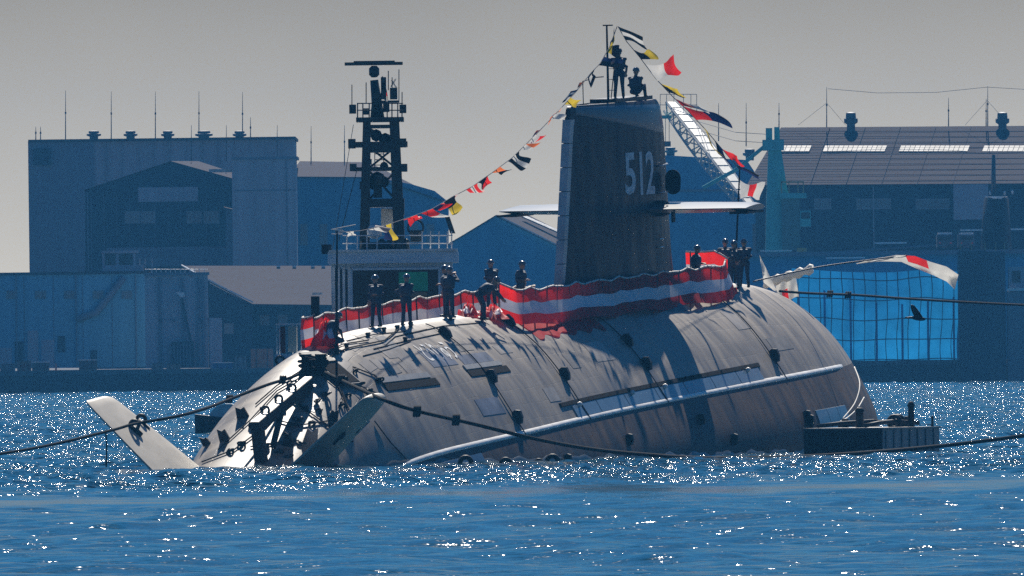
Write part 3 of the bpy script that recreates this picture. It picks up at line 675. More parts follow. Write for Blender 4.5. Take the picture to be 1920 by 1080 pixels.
def person(foot, face, pose, label, helm=M_HELM, size=1.0, group=None, turn=0.0):
    """foot: world point between the feet; face: heading in degrees clockwise from straight away from the viewer"""
    hipz, lean = 0.92, 0.04
    kneeL, kneeR = Vector((-.11, .04, .50)), Vector((.11, .03, .50)); footL, footR = Vector((-.14, 0, .07)), Vector((.14, .02, .07))
    pel = Vector((0, 0, .94)); spine = Vector((0, lean, 1)).normalized()
    if pose == 'bend': spine = Vector((.05, .86, .62)).normalized(); pel = Vector((0, -.12, .92))
    if pose == 'crouch': pel = Vector((0, -.1, .42)); kneeL, kneeR = Vector((-.16, .34, .52)), Vector((.18, .30, .20)); footR = Vector((.16, -.16, .07)); spine = Vector((0, .45, .9)).normalized()
    if pose == 'sit': pel = Vector((0, -.1, .20)); kneeL, kneeR = Vector((-.17, .32, .42)), Vector((.17, .32, .42)); footL, footR = Vector((-.15, .5, .06)), Vector((.15, .5, .06)); spine = Vector((0, .12, 1)).normalized()
    if pose == 'step': footL, footR = Vector((-.13, .16, .07)), Vector((.14, -.14, .07)); kneeL = Vector((-.12, .14, .5)); kneeR = Vector((.12, -.02, .5))
    sd = Vector((1, 0, 0)); chest = pel + spine * .36; neck = pel + spine * .52; fw = sd.cross(spine) * -1
    fw = Vector((0, 1, 0)) - spine * spine.y; fw.normalize()
    shL, shR = neck - sd * .20 - spine * .05, neck + sd * .20 - spine * .05
    hd = neck + spine * .17 + fw * .03
    if pose == 'bend': hd = neck + (spine + Vector((0, .1, .45))).normalized() * .18
    mb = MB()
    hipL, hipR = pel + Vector((-.10, 0, -.02)), pel + Vector((.10, 0, -.02))
    for h, k, f in ((hipL, kneeL, footL), (hipR, kneeR, footR)):
        capsule(mb, h, k, .100, .072); capsule(mb, k, f, .070, .055); capsule(mb, f + Vector((0, -.05, -.025)), f + Vector((0, .15, -.035)), .048, .040)
    capsule(mb, pel, pel + spine * .2, .145, .140, 10); capsule(mb, pel + spine * .16, chest, .140, .165, 10)
    capsule(mb, chest - sd * .1 + spine * .02, chest + sd * .1 + spine * .02, .135, .135, 10); capsule(mb, shL, shR, .075, .075); capsule(mb, neck - spine * .05, hd, .062, .06)
    ellip(mb, hd + spine * .02, (.083, .102, .122)); ellip(mb, hd + fw * .105 + spine * .0, (.016, .022, .025)); ellip(mb, hd + fw * .07 - spine * .07, (.05, .04, .04))
    for k in (-1, 1): ellip(mb, hd + sd * .083 * k, (.016, .026, .034))
    arms = {'down': ((-.26, -.02, -.27), (-.24, .06, -.50)), 'front': ((-.25, .02, -.25), (-.10, .24, -.26)), 'up': ((-.27, .16, -.10), (-.07, .30, .12)), 'reach': ((-.2, .22, -.2), (-.12, .42, -.36)), 'hip': ((-.36, -.05, -.2), (-.2, .06, -.36))}
    aL, aR = {'stand': ('down', 'front'), 'arms': ('up', 'up'), 'bend': ('reach', 'reach'), 'crouch': ('reach', 'front'), 'sit': ('front', 'front'), 'step': ('front', 'down'), 'look': ('front', 'hip')}.get(pose, ('down', 'down'))
    hands = []
    for k, sh, a in ((-1, shL, aL), (1, shR, aR)):
        e, h = arms[a]; m_ = -k
        el = shL.lerp(shR, .5) + Vector((-e[0] * m_, 0, 0)) + (fw * e[1] + spine * e[2] if pose != 'bend' else Vector((0, e[1], e[2] * 1.2)))
        ha = shL.lerp(shR, .5) + Vector((-h[0] * m_, 0, 0)) + (fw * h[1] + spine * h[2] if pose != 'bend' else Vector((0, h[1], h[2] * 1.3)))
        capsule(mb, sh, el, .062, .050); capsule(mb, el, ha, .050, .036)
        d = (ha - el).normalized(); q = d.cross(sd).normalized(); r_ = d.cross(q)
        palm = ha + d * .07; ellip(mb, palm, (.045, .045, .045))
        for fi, (o, L) in enumerate(((-.036, .07), (-.013, .085), (.012, .08), (.034, .062))):
            b0 = palm + r_ * o + d * .03; capsule(mb, b0, b0 + d * L * .55, .012, .011, 5); capsule(mb, b0 + d * L * .55, b0 + d * L * .8 + q * L * .5, .011, .009, 5)
        capsule(mb, palm - r_ * .035, palm - r_ * .07 + d * .03 + q * .02, .014, .011, 5)
        hands.append(palm)
    o = mb.build('person', [M_NAVY, M_SKIN, M_BOOT], None)
    md = o.modifiers.new('r', 'REMESH'); md.mode = 'VOXEL'; md.voxel_size = .017
    md = o.modifiers.new('s', 'SMOOTH'); md.iterations = 2; md.factor = .5
    dg = bpy.context.evaluated_depsgraph_get(); me = bpy.data.meshes.new_from_object(o.evaluated_get(dg)); old = o.data; o.modifiers.clear(); o.data = me; bpy.data.meshes.remove(old)
    mi = []
    for p in me.polygons:
        c = p.center; k = 0
        if (c - hd).length < .15 and (c - neck).dot(spine) > .06: k = 1
        elif min((c - h).length for h in hands) < .105: k = 1
        elif min((c - (footL + Vector((0, .05, 0)))).length, (c - (footR + Vector((0, .05, 0)))).length) < .15: k = 2
        mi.append(k)
    me.polygons.foreach_set('material_index', mi); me.polygons.foreach_set('use_smooth', [True] * len(mi))
    # helmet with a brim and a work vest
    Mr = Matrix((sd, fw, spine)).transposed()
    hp_ = [(.118, -.01), (.128, .0), (.126, .03), (.112, .08), (.085, .115), (.045, .135), (.01, .14)]
    hm = MB(); hm.lathe([(r_, z) for r_, z in hp_], c=hd + spine * .055, seg=14, M=Mr @ Matrix.Diagonal((.92, 1.08, 1)))
    hm.add([Mr @ Vector((.12 * cos(a), .13 * sin(a) + (.05 if j else 0), .0 - .012 * j)) + hd + spine * .055 for j in (0, 1) for a in np.linspace(.5, pi - .5, 7)], [(i, i + 1, 8 + i, 7 + i) for i in range(6)])
    hm.build('helmet', helm, o, smooth=True, angle=50)
    vb = MB(); rings = []
    for t, rx, ry in ((.10, .185, .155), (.2, .195, .17), (.34, .215, .185), (.44, .20, .165), (.49, .15, .11)):
        cc = pel + spine * t; rings.append([cc + sd * rx * cos(a) + fw * ry * sin(a) for a in np.linspace(0, 2 * pi, 17)])
    vb.grid(rings).build('work_vest', M_VEST, o, smooth=True, solid=.02)
    o.rotation_euler = (0, 0, -R(face)); o.location = foot; o.scale = (size * 1.1, size * 1.1, size * 1.02)
    tag(o, label, 'person', group or 'crew on the submarine'); return o
def deckpt(px, py):
    q = hit(px, py, 0); return MS @ q
def decksv(s, y):
    v = v_of_y(s, abs(y)); return MS @ hull(s, v, -1 if y < 0 else 1)
person(deckpt(706, 613) , 205, 'stand', 'person in navy overalls standing alone, leftmost upright figure on the after deck')
person(deckpt(762, 611), 25, 'look', 'person with back turned, second upright figure from the stern staff')
person(deckpt(842, 596), 30, 'arms', 'tall person raising both hands to face beside the red and white banner')
person(decksv(31.2, .35), 250, 'stand', 'person half hidden behind the figure with raised hands')
person(deckpt(905, 600), 75, 'bend', 'person bending forward beside the near end of the starboard banner')
person(decksv(37.0, .35), 330, 'stand', 'person standing between the two banners aft of the sail')
person(decksv(43.0, 1.0), 120, 'look', 'person partly hidden at the trailing edge of the sail')
person(decksv(59.6, -1.0), 110, 'stand', 'person standing just forward of the sail under the right plane')
person(decksv(64.6, -.75), 170, 'stand', 'left person of the pair behind the banner corner at the bow')
person(decksv(65.4, -.9), 200, 'look', 'right person of the pair behind the banner corner at the bow')
person(decksv(67.3, -.75), 190, 'stand', 'person at the bow beside the jackstaff, farthest right of the crew')
person(deckpt(622, 650), 60, 'crouch', 'person crouching behind the ensign staff at the stern end of the banner')
person(MS @ Vector((52.6, -.18, 11.5)), 0, 'stand', 'person standing upright on top of the sail beside the signal mast', helm=M_VEST)
person(MS @ Vector((54.3, -.35, 11.5)), 20, 'sit', 'person sitting low on top of the sail, right of the standing figure')

# ------------------------------------------------------------------ red and white banners and their rails
M_RED = mat('banner_red', (.72, .018, .012), .6, var=.15, trans=.6); M_BWHITE = mat('banner_white', (.78, .77, .84), .55, var=.06, trans=.22)
M_POST = mat('rail_post', (.04, .04, .05), .5)
def banner(name, path, h, label, flare=.25, seed=0, drop=0.0, hfun=None):
    """path: ship-local base points; three sewn bands hang from the rail rope to the deck"""
    r_ = random.Random(seed); t = empty(name, M=MS)
    tag(t, label, 'banner', 'red and white launching banners')
    pts = [];
    for a, b in zip(path[:-1], path[1:]):
        n = max(2, int((Vector(b) - Vector(a)).length / .16)); pts += [Vector(a).lerp(Vector(b), i / n) for i in range(n)]
    pts.append(Vector(path[-1])); N = len(pts)
    ph = [r_.uniform(0, 6) for _ in range(6)]; L = [0]
    for i in range(1, N): L.append(L[-1] + (pts[i] - pts[i - 1]).length)
    def prof(i, u):
        q = pts[i]; tn = (pts[min(i + 1, N - 1)] - pts[max(i - 1, 0)]).normalized(); nr = Vector((tn.y, -tn.x, 0)).normalized(); x = L[i]
        hh = h if hfun is None else hfun(x / L[-1]) * h
        sag = .10 * abs(sin(x * 1.05 + ph[0])) + .02 * sin(x * 3.3 + ph[5])
        wave = (.02 + .10 * (1 - u)) * (.7 * sin(x * .9 + ph[1] + u) + .3 * sin(x * 2.3 + ph[2] - 1.5 * u) + .10 * sin(x * 6 + ph[3])) + .02 * sin(x * 1.7 + 6 * u) + flare * (1 - u) ** 1.6
        low = drop * (.5 + .5 * sin(x * .9 + ph[4])) * (1 - u)
        return q + Vector((0, 0, hh * u - sag * u - low)) + nr * wave
    for (u0, u1, nm, m_) in ((0, .30, 'lower_band', M_RED), (.30, .64, 'middle_band', M_BWHITE), (.64, 1.0, 'upper_band', M_RED)):
        k = 5; MB().grid([[prof(i, u0 + (u1 - u0) * j / k) for j in range(k + 1)] for i in range(N)]).build(nm, m_, t, smooth=True)
    MB().tube([prof(i, 1.0) + Vector((0, 0, .02)) for i in range(0, N, 2)], .035, 5).build('rail_rope', M_ROPEW, t, smooth=True)
    for i in range(0, N, 9):
        q = prof(i, 1.0); MB().tube([Vector((q.x, q.y * .97, pts[i].z - .4)), q + Vector((0, 0, .06))], .03, 5).build('rail_post', M_POST, t)
    for i in range(3, N, 6):
        a = prof(i, 1.0); MB().tube([a + Vector((0, .035 * cos(c), .035 * sin(c))) + Vector((0, 0, .01)) for c in np.linspace(0, 6.28, 7)], .018, 4, cap=False).build('lashing', M_ROPE, t)
    return t
def edge(s, y, dz=0.0):
    v = v_of_y(s, abs(y)); q = hull(s, v, -1 if y < 0 else 1); return (q.x, q.y, q.z + dz)
banner('starboard_banner', [edge(34.2, -.75), edge(34.6, -1.25)] + [edge(s, -1.35) for s in np.linspace(37, 60, 8)] + [edge(62.4, -1.35), edge(63.3, -1.15)], 1.28, 'long red and white banner strung along the near deck edge below the sail', .32, 1, .12)
banner('bow_banner', [edge(63.5, -1.2), edge(63.6, -.6), edge(63.6, .5)], 1.35, 'short red and white banner crossing the deck at the bow', .1, 2, .0)
banner('port_banner', [edge(14.6, .35), edge(15.2, 1.0)] + [edge(s, 1.3) for s in (17, 20, 25, 30, 35, 40)], 1.15, 'red and white banner along the far deck edge behind the after crew', .08, 3, .0)
banner('port_banner', [edge(40.5, 1.75), edge(44, 1.75), edge(47.5, 1.75)], 1.35, 'short red and white banner on the far deck edge behind the sail', .08, 4, .0)
# loose red cloth: the skirt spread on the hull below the near banner, heaps at its ends
P = [[hull(s, v_of_y(s, 1.25 + .75 * u * (1 - .12 * sin(s * 3))), -1, .03 + .03 * sin(s * 4 + u * 5) * u) for u in np.linspace(0, 1, 8)] for s in np.linspace(34.8, 43.6, 44)]
o = MB().grid(P).build('cloth_skirt', M_RED, None, smooth=True); o.matrix_world = MS; tag(o, 'red cloth spread flat on the hull under the left end of the near banner', 'cloth')
def heap(px, py, rx, h, label, seed, cols=(M_RED, M_BWHITE)):
    q = hit(px, py, 0); r_ = random.Random(seed); P = []
    for i in range(22):
        a = 2 * pi * i / 21; row = []
        for j in range(9):
            u = j / 8; rr = rx * u * (1 + .25 * sin(a * 3 + seed) + .18 * sin(a * 7 + 2 * seed)); z = h * (1 - u ** 1.5) + .09 * sin(a * 5 + u * 9 + seed) + .07 * sin(a * 9 - u * 7)
            row.append(Vector((q.x + rr * 1.6 * cos(a), q.y + rr * sin(a), q.z + z * (1 if u < 1 else 0))))
        P.append(row)
    o = MB().grid(P, mifun=lambda i, j: 1 if (j in (4, 5) and i % 7 > 2) else 0).build('cloth_heap', list(cols), None, smooth=True); o.matrix_world = MS; tag(o, label, 'cloth', 'heaped banner cloth'); return o
heap(925, 598, .5, .42, 'small crumpled red and white cloth heap beside the bending person', 1)
heap(878, 592, .38, .38, 'crumpled red cloth heap behind the person raising both hands', 5)
heap(612, 648, .45, .85, 'tall bunched red and white cloth at the stern end of the far banner', 8)
heap(1366, 552, .28, .42, 'bright red cloth bunched on the hull at the bow end of the near banner', 3, (M_RED, M_RED))

# ------------------------------------------------------------------ signal flags
FC = {'r': mat('flag_red', (.62, .02, .015), .6, trans=.5), 'w': mat('flag_white', (.75, .73, .68), .6, trans=.35, var=.08), 'k': mat('flag_black', (.012, .012, .016), .7, trans=.1), 'y': mat('flag_yellow', (.60, .44, .03), .6, trans=.45), 'b': mat('flag_blue', (.012, .02, .09), .6, trans=.3), 'o': mat('flag_orange', (.65, .16, .04), .6, trans=.5)}
CN = {'r': 'red', 'w': 'white', 'k': 'black', 'y': 'yellow', 'b': 'blue', 'o': 'orange'}
def flag(parent, top, low, fly, w_, cols, pat, seed, name='flag'):
    """hoist edge from top to low; flies along the vector fly"""
    r_ = random.Random(seed); top, low, fly = Vector(top), Vector(low), Vector(fly).normalized(); n = 14; m = 9
    nr = fly.cross(top - low).normalized(); ph = r_.uniform(0, 6); am = r_.uniform(.12, .3); cur = r_.uniform(-.4, .35); pin = r_.uniform(.15, .55); H_ = (top - low).length
    P = []
    for i in range(n + 1):
        u = i / n; row = []
        for j in range(m + 1):
            v = j / m; c = top.lerp(low, v); sq = 1 - pin * sin(min(1, u * 1.2) * pi) * .8; c = top.lerp(low, .5 + (v - .5) * sq)
            off = fly * (w_ * u * (1 - .12 * sin(v * 3 + ph))) + nr * am * w_ * (sin(u * 5.2 + ph + v * 1.5) - sin(ph + v * 1.5)) * u ** .7 + (top - low).normalized() * (-cur * w_ * u * u - .10 * w_ * u + .06 * H_ * sin(u * 6 + ph) * u)
            row.append(c + off)
        P.append(row)
    ks = [FC[c] for c in cols]
    def mi(i, j):
        if len(cols) == 1: return 0
        u, v = (i + .5) / n, (j + .5) / m
        if pat == 'v': return min(len(cols) - 1, int(u * len(cols)))
        if pat == 'h': return min(len(cols) - 1, int(v * len(cols)))
        if pat == 'c': return 1 if (abs(u - .5) < .2 and abs(v - .5) < .25) else 0
        if pat == 'd': return 0 if u > v else 1
        if pat == 'hh': return 1 if abs(v - .5) < .17 else 0
        if pat == 'o': return 1 if ((u - .5) ** 2 * 1.9 + (v - .5) ** 2) < .075 else 0
        return 0
    f = MB().grid(P, mifun=mi).build(name, ks, parent, smooth=True)
    f['label'] = ('%s signal flag' % ' and '.join(dict.fromkeys(CN[c] for c in cols))); return f
def flag_line(label, pxs, dep0, dep1, flags, name='signal_flag_line'):
    t = empty(name); tag(t, label, 'flag line', 'dressing lines from the sail mast')
    x0, x1 = pxs[0][0], pxs[-1][0]; dp = lambda x: dep0 + (dep1 - dep0) * (x - x0) / (x1 - x0)
    MB().tube([W(x, y, dp(x)) for x, y in pxs], .016, 5).build('halyard', M_POST, t)
    def on(x):
        for a, b in zip(pxs[:-1], pxs[1:]):
            if min(a[0], b[0]) <= x <= max(a[0], b[0]): return a[1] + (b[1] - a[1]) * (x - a[0]) / (b[0] - a[0])
        return pxs[-1][1]
    for k, (x, hgt, w_, cols, pat, fly) in enumerate(flags):
        d = dp(x); a = W(x, on(x), d); sl = (W(x + 6, on(x + 6), d) - W(x - 6, on(x - 6), d)).normalized()
        if sl.z > 0: sl = -sl
        k_ = .78 if x < 1156 else .95; flag(t, a - sl * hgt / 2 * k_, a + sl * hgt / 2 * k_, fly, w_ * k_, cols, pat, 100 + k + int(x))
    return t
dM = (MS @ Vector((52.1, .1, 13.5))).y; dE = (MS @ sb).y; dJ = (MS @ jb).y
flag_line('left-hand string of small signal flags running down from the sail mast to the stern', [(1157, 50), (1143, 88), (1126, 118), (1107, 138), (1080, 172), (1047, 208), (1005, 252), (960, 296), (925, 322), (885, 350), (850, 368), (810, 392), (770, 407), (715, 425), (675, 433), (632, 436)], dM, dE,
    [(1152, .62, .62, 'ky', 'h', (-.3, .3, -.8)), (1143, .55, .6, 'yk', 'v', (.5, .4, -.5)), (1128, .5, .85, 'bk', 'h', (1, .2, -.1)), (1108, .5, .5, 'kw', 'c', (.2, .5, -.9)), (1091, .35, .45, 'ow', 'v', (-.3, .6, -.2)), (1078, .5, .6, 'bw', 'hh', (-.4, .5, -.1)), (1064, .45, .62, 'y', 'h', (.8, .3, -.2)), (1046, .6, .45, 'ow', 'd', (-.2, .5, -.5)), (1036, .35, .7, 'w', 'h', (.9, .2, .25)), (1009, .6, .42, 'rb', 'd', (-.2, .6, -.4)), (997, .55, .5, 'wr', 'v', (.5, .4, .1)), (981, .4, .6, 'ow', 'd', (.6, .3, .1)), (963, .7, .7, 'kw', 'hh', (.4, .3, -.5)), (930, .5, .65, 'ok', 'v', (.7, .3, -.15)), (905, .55, .5, 'rk', 'd', (.5, .3, -.4)), (885, .6, .75, 'rw', 'hh', (.1, .5, -.2)), (852, .5, .5, 'rw', 'd', (-.3, .3, -.3)), (842, .6, .7, 'ky', 'v', (.5, .3, -.8)), (815, .6, .6, 'br', 'v', (.8, .2, .1)), (800, .6, .8, 'rw', 'v', (.9, .3, -.3)), (768, .7, .9, 'r', 'h', (.6, .5, -.2)), (722, .6, .8, 'yb', 'h', (.4, .4, -.5)), (700, .5, .7, 'wb', 'v', (.6, .4, -.1)), (655, .4, .5, 'w', 'h', (.4, .4, -.3))])
flag_line('right-hand string of larger signal flags running down from the sail mast to the jackstaff', [(1159, 50), (1175, 78), (1200, 108), (1230, 148), (1262, 182), (1290, 208), (1320, 240), (1350, 275), (1387, 318)], dM, dJ,
    [(1166, .62, .85, 'kwk', 'h', (1, .1, -.25)), (1195, .5, .8, 'ky', 'v', (1, .1, -.25)), (1221, .85, 1.25, 'wr', 'v', (1, .1, .1)), (1246, .5, .75, 'yk', 'd', (1, .1, -.3)), (1272, .4, .9, 'rw', 'v', (1, .1, -.25)), (1294, .75, 1.1, 'rb', 'v', (1, .1, -.05)), (1318, .5, 1.0, 'ky', 'h', (.6, .1, -.9)), (1346, .5, .9, 'kb', 'h', (.5, .1, -1)), (1362, .6, .8, 'r', 'h', (.7, .1, -.35)), (1383, .3, .75, 'kb', 'h', (1, .1, -.35))])
# flag hoisted on the jackstaff
d = dJ; fl = flag(None, W(1388, 338, d), W(1388, 373, d), (.85, .1, -.12), .85, 'wrw', 'v', 77, 'bow_flag'); fl.location = (0, 0, 0); rebase(fl)
tag(fl, 'white flag with red centre flying from the jackstaff above the right plane', 'flag', 'national flags at the bow'); 
# lines and flags beyond the bow
def rope_thing(name, pxd, r, label, m_=None, knots=(), group=None, dense=8, cat='rope'):
    """pxd: (px, py, distance) along the rope, joined by a smooth curve"""
    P = [W(*q) for q in pxd]; pts = []
    for i in range(len(P) - 1):
        p0, p1, p2, p3 = P[max(i - 1, 0)], P[i], P[i + 1], P[min(i + 2, len(P) - 1)]
        for k in range(dense):
            t = k / dense; pts.append(.5 * ((2 * p1) + (p2 - p0) * t + (2 * p0 - 5 * p1 + 4 * p2 - p3) * t * t + (3 * p1 - p0 - 3 * p2 + p3) * t ** 3))
    pts.append(P[-1]); mb = MB().tube(pts, r, 6); o = mb.build(name, m_ or M_ROPE, None, smooth=True); rebase(o)
    for (x, y, d) in knots:
        q = W(x, y, d) - o.location; kb_ = MB()
        for a0 in range(3): kb_.tube([q + Vector((.09 * (a0 - 1) * .9, .0, 0)) + Vector((.02 * sin(a), r * 2.1 * cos(a), r * 2.1 * sin(a))) for a in np.linspace(0, 6.28, 9)], r * .8, 5, cap=False)
        kb_.build('rope_knot', M_ROPE, o, smooth=True)
    return tag(o, label, cat, group)
dh = (MS @ hit(590, 690)).y
rope_thing('mooring_rope', [(592, 688, dh), (545, 708, dh - 1.5), (500, 722, dh - 3), (440, 745, dh - 5), (385, 766, 699), (330, 781, 697), (262, 793, 696)], .055, 'black mooring rope from the stern bollard to the left rudder', knots=((430, 748, dh - 5.1), (530, 712, dh - 2)))
rope_thing('mooring_rope', [(262, 793, 696), (243, 797, 695.4), (205, 808, 694), (100, 833, 690), (0, 851, 686), (-200, 880, 680)], .05, 'black mooring rope trailing from the left rudder out of the left edge')
rope_thing('hanging_line', [(198, 806, 694), (200, 835, 694), (199, 876, 694)], .028, 'thin dark line hanging into the water below the left rudder')
rope_thing('mooring_rope', [(600, 694, dh - .5), (650, 718, 703), (720, 750, 697), (780, 770, 698), (880, 793, 703), (1000, 822, 706), (1110, 842, 712), (1220, 853, 718), (1330, 859, 724), (1480, 857, 730), (1620, 849, 736), (1765, 836, 742), (1920, 817, 745), (2100, 790, 748)], .075, 'long thick black mooring rope sagging along the whole near side of the hull', knots=((782, 771, 697.8), (855, 787, 701.6), (640, 713, 703.8)))
dB = dJ + 4
rope_thing('bow_rope', [(1462, 546, dB), (1520, 550, dB + 4), (1600, 553, dB + 12), (1700, 560, dB + 22), (1800, 566, dB + 32), (1920, 572, dB + 45), (2100, 580, dB + 60)], .05, 'dark bow rope stretched to the right across the blue tarpaulin', knots=((1556, 551, dB + 8), (1590, 553, dB + 11)))
rope_thing('flag_halyard', [(1412, 528, dJ), (1480, 512, dJ + 1), (1540, 500, dJ + 2), (1610, 490, dJ + 3), (1700, 479, dJ + 4)], .03, 'thin flag line rising to the right from the bow', m_=M_POST)
o = flag(None, W(1608, 492, dJ + 3), W(1611, 497, dJ + 3), (1, .05, .02), 3.7, 'w', 'h', 5, 'tmp'); bpy.data.objects.remove(o)
def big_flag():
    rows = []
    topl = [(1605, 494), (1640, 485), (1680, 478), (1715, 480), (1745, 491), (1775, 500), (1797, 515)]; lowl = [(1607, 495), (1650, 490), (1690, 491), (1722, 505), (1752, 517), (1775, 528), (1790, 543)]
    for i in range(25):
        t = i / 24 * 6; k = min(int(t), 5); f = t - k; a = [topl[k][q] + (topl[k + 1][q] - topl[k][q]) * f for q in (0, 1)]; b = [lowl[k][q] + (lowl[k + 1][q] - lowl[k][q]) * f for q in (0, 1)]
        rows.append([W(a[0] + (b[0] - a[0]) * v, a[1] + (b[1] - a[1]) * v, dJ + 4 + .5 * sin(i * .6 + v * 2) + .25 * sin(v * 5 + i * .3) + .9 * v) for v in np.linspace(0, 1, 9)])
    o = MB().grid(rows, mifun=lambda i, j: 1 if (10 <= i <= 14 and 0 <= j <= 4) else 0).build('large_flag', [FC['w'], FC['r']], None, smooth=True); rebase(o)
    tag(o, 'long white and red flag streaming to the right over the blue tarpaulin', 'flag', 'national flags at the bow')
    rows = [[W(1424 + 8 * u + (62 * u - 34 * u) * v, 478 + 52 * u + 22 * u * v, dJ + 5 + .4 * sin(u * 6 + v * 3)) for v in np.linspace(0, 1, 5)] for u in np.linspace(0, 1, 12)]
    o = MB().grid(rows).build('folded_flag', FC['w'], None, smooth=True); rebase(o); tag(o, 'narrow white triangular flag just right of the bow deck', 'flag')
    rows = []
    for i in range(16):
        u = i / 15; c = W(1432 + 92 * u, 532 - 28 * u, dJ + 6); rows.append([c + Vector((.04 * sin(a * 2), .16 * cos(a), (.17 + .06 * sin(i * 1.9)) * sin(a))) for a in np.linspace(0, 6.283, 10)])
    o = MB().grid(rows).build('furled_flag', FC['w'], None, smooth=True); rebase(o); tag(o, 'furled white flag bundled on a spar right of the bow deck', 'flag')
    rows = [[W(1452 + 40 * u + 6 * v, 522 + 40 * v + 6 * sin(u * 5), dJ + 6.5 + .4 * sin(u * 7 + v * 2)) for v in np.linspace(0, 1, 6)] for u in np.linspace(0, 1, 12)]
    o = MB().grid(rows, mifun=lambda i, j: 1 if 2 < i < 6 and j > 1 else 0).build('drooping_flag', [FC['w'], FC['r']], None, smooth=True); rebase(o); tag(o, 'drooping white and red flag hanging below the furled one at the bow', 'flag')
big_flag()
rope_thing('white_line', [(1602, 688, 760), (1612, 720, 757), (1603, 755, 755), (1580, 785, 752)], .022, 'thin white line looping down from the bow to the pontoon, left strand', M_ROPEW)
rope_thing('white_line', [(1620, 745, 760), (1608, 765, 757), (1590, 782, 754), (1575, 790, 751)], .022, 'short thin white line from the bow to the pontoon, right strand', M_ROPEW)

# ------------------------------------------------------------------ pontoon at the bow
M_PONT = mat('pontoon_grey', (.20, .20, .21), .45, var=.4, scale=1.2, streak=(3, 3, .25)); M_PBLK = mat('pontoon_rubber', (.008, .008, .01), .55)
A = W(1510, 850, 748.2); B_ = W(1655, 850, 747.0); u1 = Vector((B_.x - A.x, B_.y - A.y, 0)); u2 = Vector((-u1.y, u1.x, 0)).normalized() * 5.7; B_ = Vector((B_.x, B_.y, 0)); A = B_ - u1; A.z = 0
pon = empty('pontoon', B_); tag(pon, 'low floating pontoon with dark end and grey side beside the bow', 'pontoon')
def PL(a, b, z): return (B_ - B_) + (-u1) * a + u2 * b + Vector((0, 0, z))
MB().prism([PL(0, 0, -.6), PL(1, 0, -.6), PL(1, 1, -.6), PL(0, 1, -.6)], (0, 0, 1.55)).build('pontoon_hull', M_PONT, pon)
MB().prism([PL(-.004, -.012, -.5), PL(1.01, -.012, -.5), PL(1.01, -.002, -.5), PL(-.004, -.002, -.5)], (0, 0, 1.47)).build('end_fender', M_PBLK, pon)
for k in range(7):
    b = .05 + k * .14; MB().prism([PL(-.012, b, -.5), PL(-.002, b, -.5), PL(-.002, b + .018, -.5), PL(-.012, b + .018, -.5)], (0, 0, 1.42)).build('side_rib', mat('pontoon_rib', (.15, .15, .16), .5), pon)
MB().prism([PL(-.02, -.015, .95), PL(1.02, -.015, .95), PL(1.02, 1.01, .95), PL(-.02, 1.01, .95)], (0, 0, .06)).build('pontoon_deck', mat('pontoon_deck', (.22, .21, .2), .5, var=.4, scale=5), pon)
for (a, b, hgt, r_) in ((.55, .35, .75, .16), (.2, .78, .95, .13), (.05, .95, .4, .05), (.85, .5, .35, .14), (.35, .9, .4, .1)):
    q = PL(a, b, 1.0); MB().lathe([(r_, 0), (r_ * .85, hgt * .75), (r_ * 1.15, hgt * .85), (r_ * .6, hgt)], c=q, seg=10).build('bitt', M_BLACK, pon, smooth=True)
for (p0, p1) in (((.95, .15), (.35, .75)), ((.9, .45), (.15, .85)), ((.3, .1), (.2, .8))):
    a, b = PL(*p0, 1.08), PL(*p1, 1.14); MB().tube([a, a.lerp(b, .3) + Vector((0, 0, .08)), a.lerp(b, .7) + Vector((0, 0, .12)), b], .08, 6).build('deck_pipe', M_BLACK, pon, smooth=True)
for (a, b) in ((.25, .55), (.3, .68)):
    q = PL(a, b, 1.15); MB().tube([q + Vector((.22 * cos(t), 0, .22 * sin(t) + .05)) for t in np.linspace(0, 6.28, 13)], .08, 7, cap=False).build('tyre_fender', M_BLACK, pon, smooth=True)
# fenders afloat along the near side of the hull
for i, (x, y) in enumerate(((873, 857), (948, 858), (1010, 857), (1036, 855))):
    d = 706 + (x - 880) * .055; q = W(x, y, d); q.z = .1
    rr_ = (.2, .17, .14, .2)[i]; q.z = (.12, .05, .02, .08)[i]; f = MB().tube([q + Vector((rr_ * cos(t), .1, rr_ * sin(t))) for t in np.linspace(0, 6.28, 15)], rr_ * .45, 8, cap=False).build('tyre_fender', M_BLACK, None, smooth=True); rebase(f)
    tag(f, ['black tyre fender at the waterline below the strake, farthest left of four', 'second black tyre fender from the left at the hull waterline', 'third black tyre fender from the left at the hull waterline', 'rightmost black tyre fender at the hull waterline'][i], 'tyre fender', 'tyre fenders along the waterline')
# small work boat beyond the tail
wb = W(395, 800, 985); wb.z = 0; boat = empty('work_boat', wb); tag(boat, 'small black work boat with pale rounded cover left of the tail', 'boat')
MB().prism([(-.75, 0, -.4), (1.6, 0, -.4), (1.8, 0, .75), (-.78, 0, 1.05)], (0, 4.2, 0)).build('boat_hull', M_BLACK, boat)
P = [[Vector((.85 + .95 * cos(a), y, .8 + .75 * sin(a))) for a in np.linspace(0, pi, 12)] for y in (.3, 3.8)]
MB().grid(P).add([P[0][i] for i in range(12)], [tuple(range(12))]).build('boat_cover', mat('cover_pale', (.45, .55, .58), .6), boat, smooth=True, angle=40)
for x in (-.6, -.2, .2): MB().tube([(x, -.14, .75), (x, -.14, .0)], .13, 8).build('boat_fender', M_PBLK, boat, smooth=True)
MB().box((1.0, .22, .95), (1.25, .28, 1.3)).build('cover_vent', M_BLACK, boat)

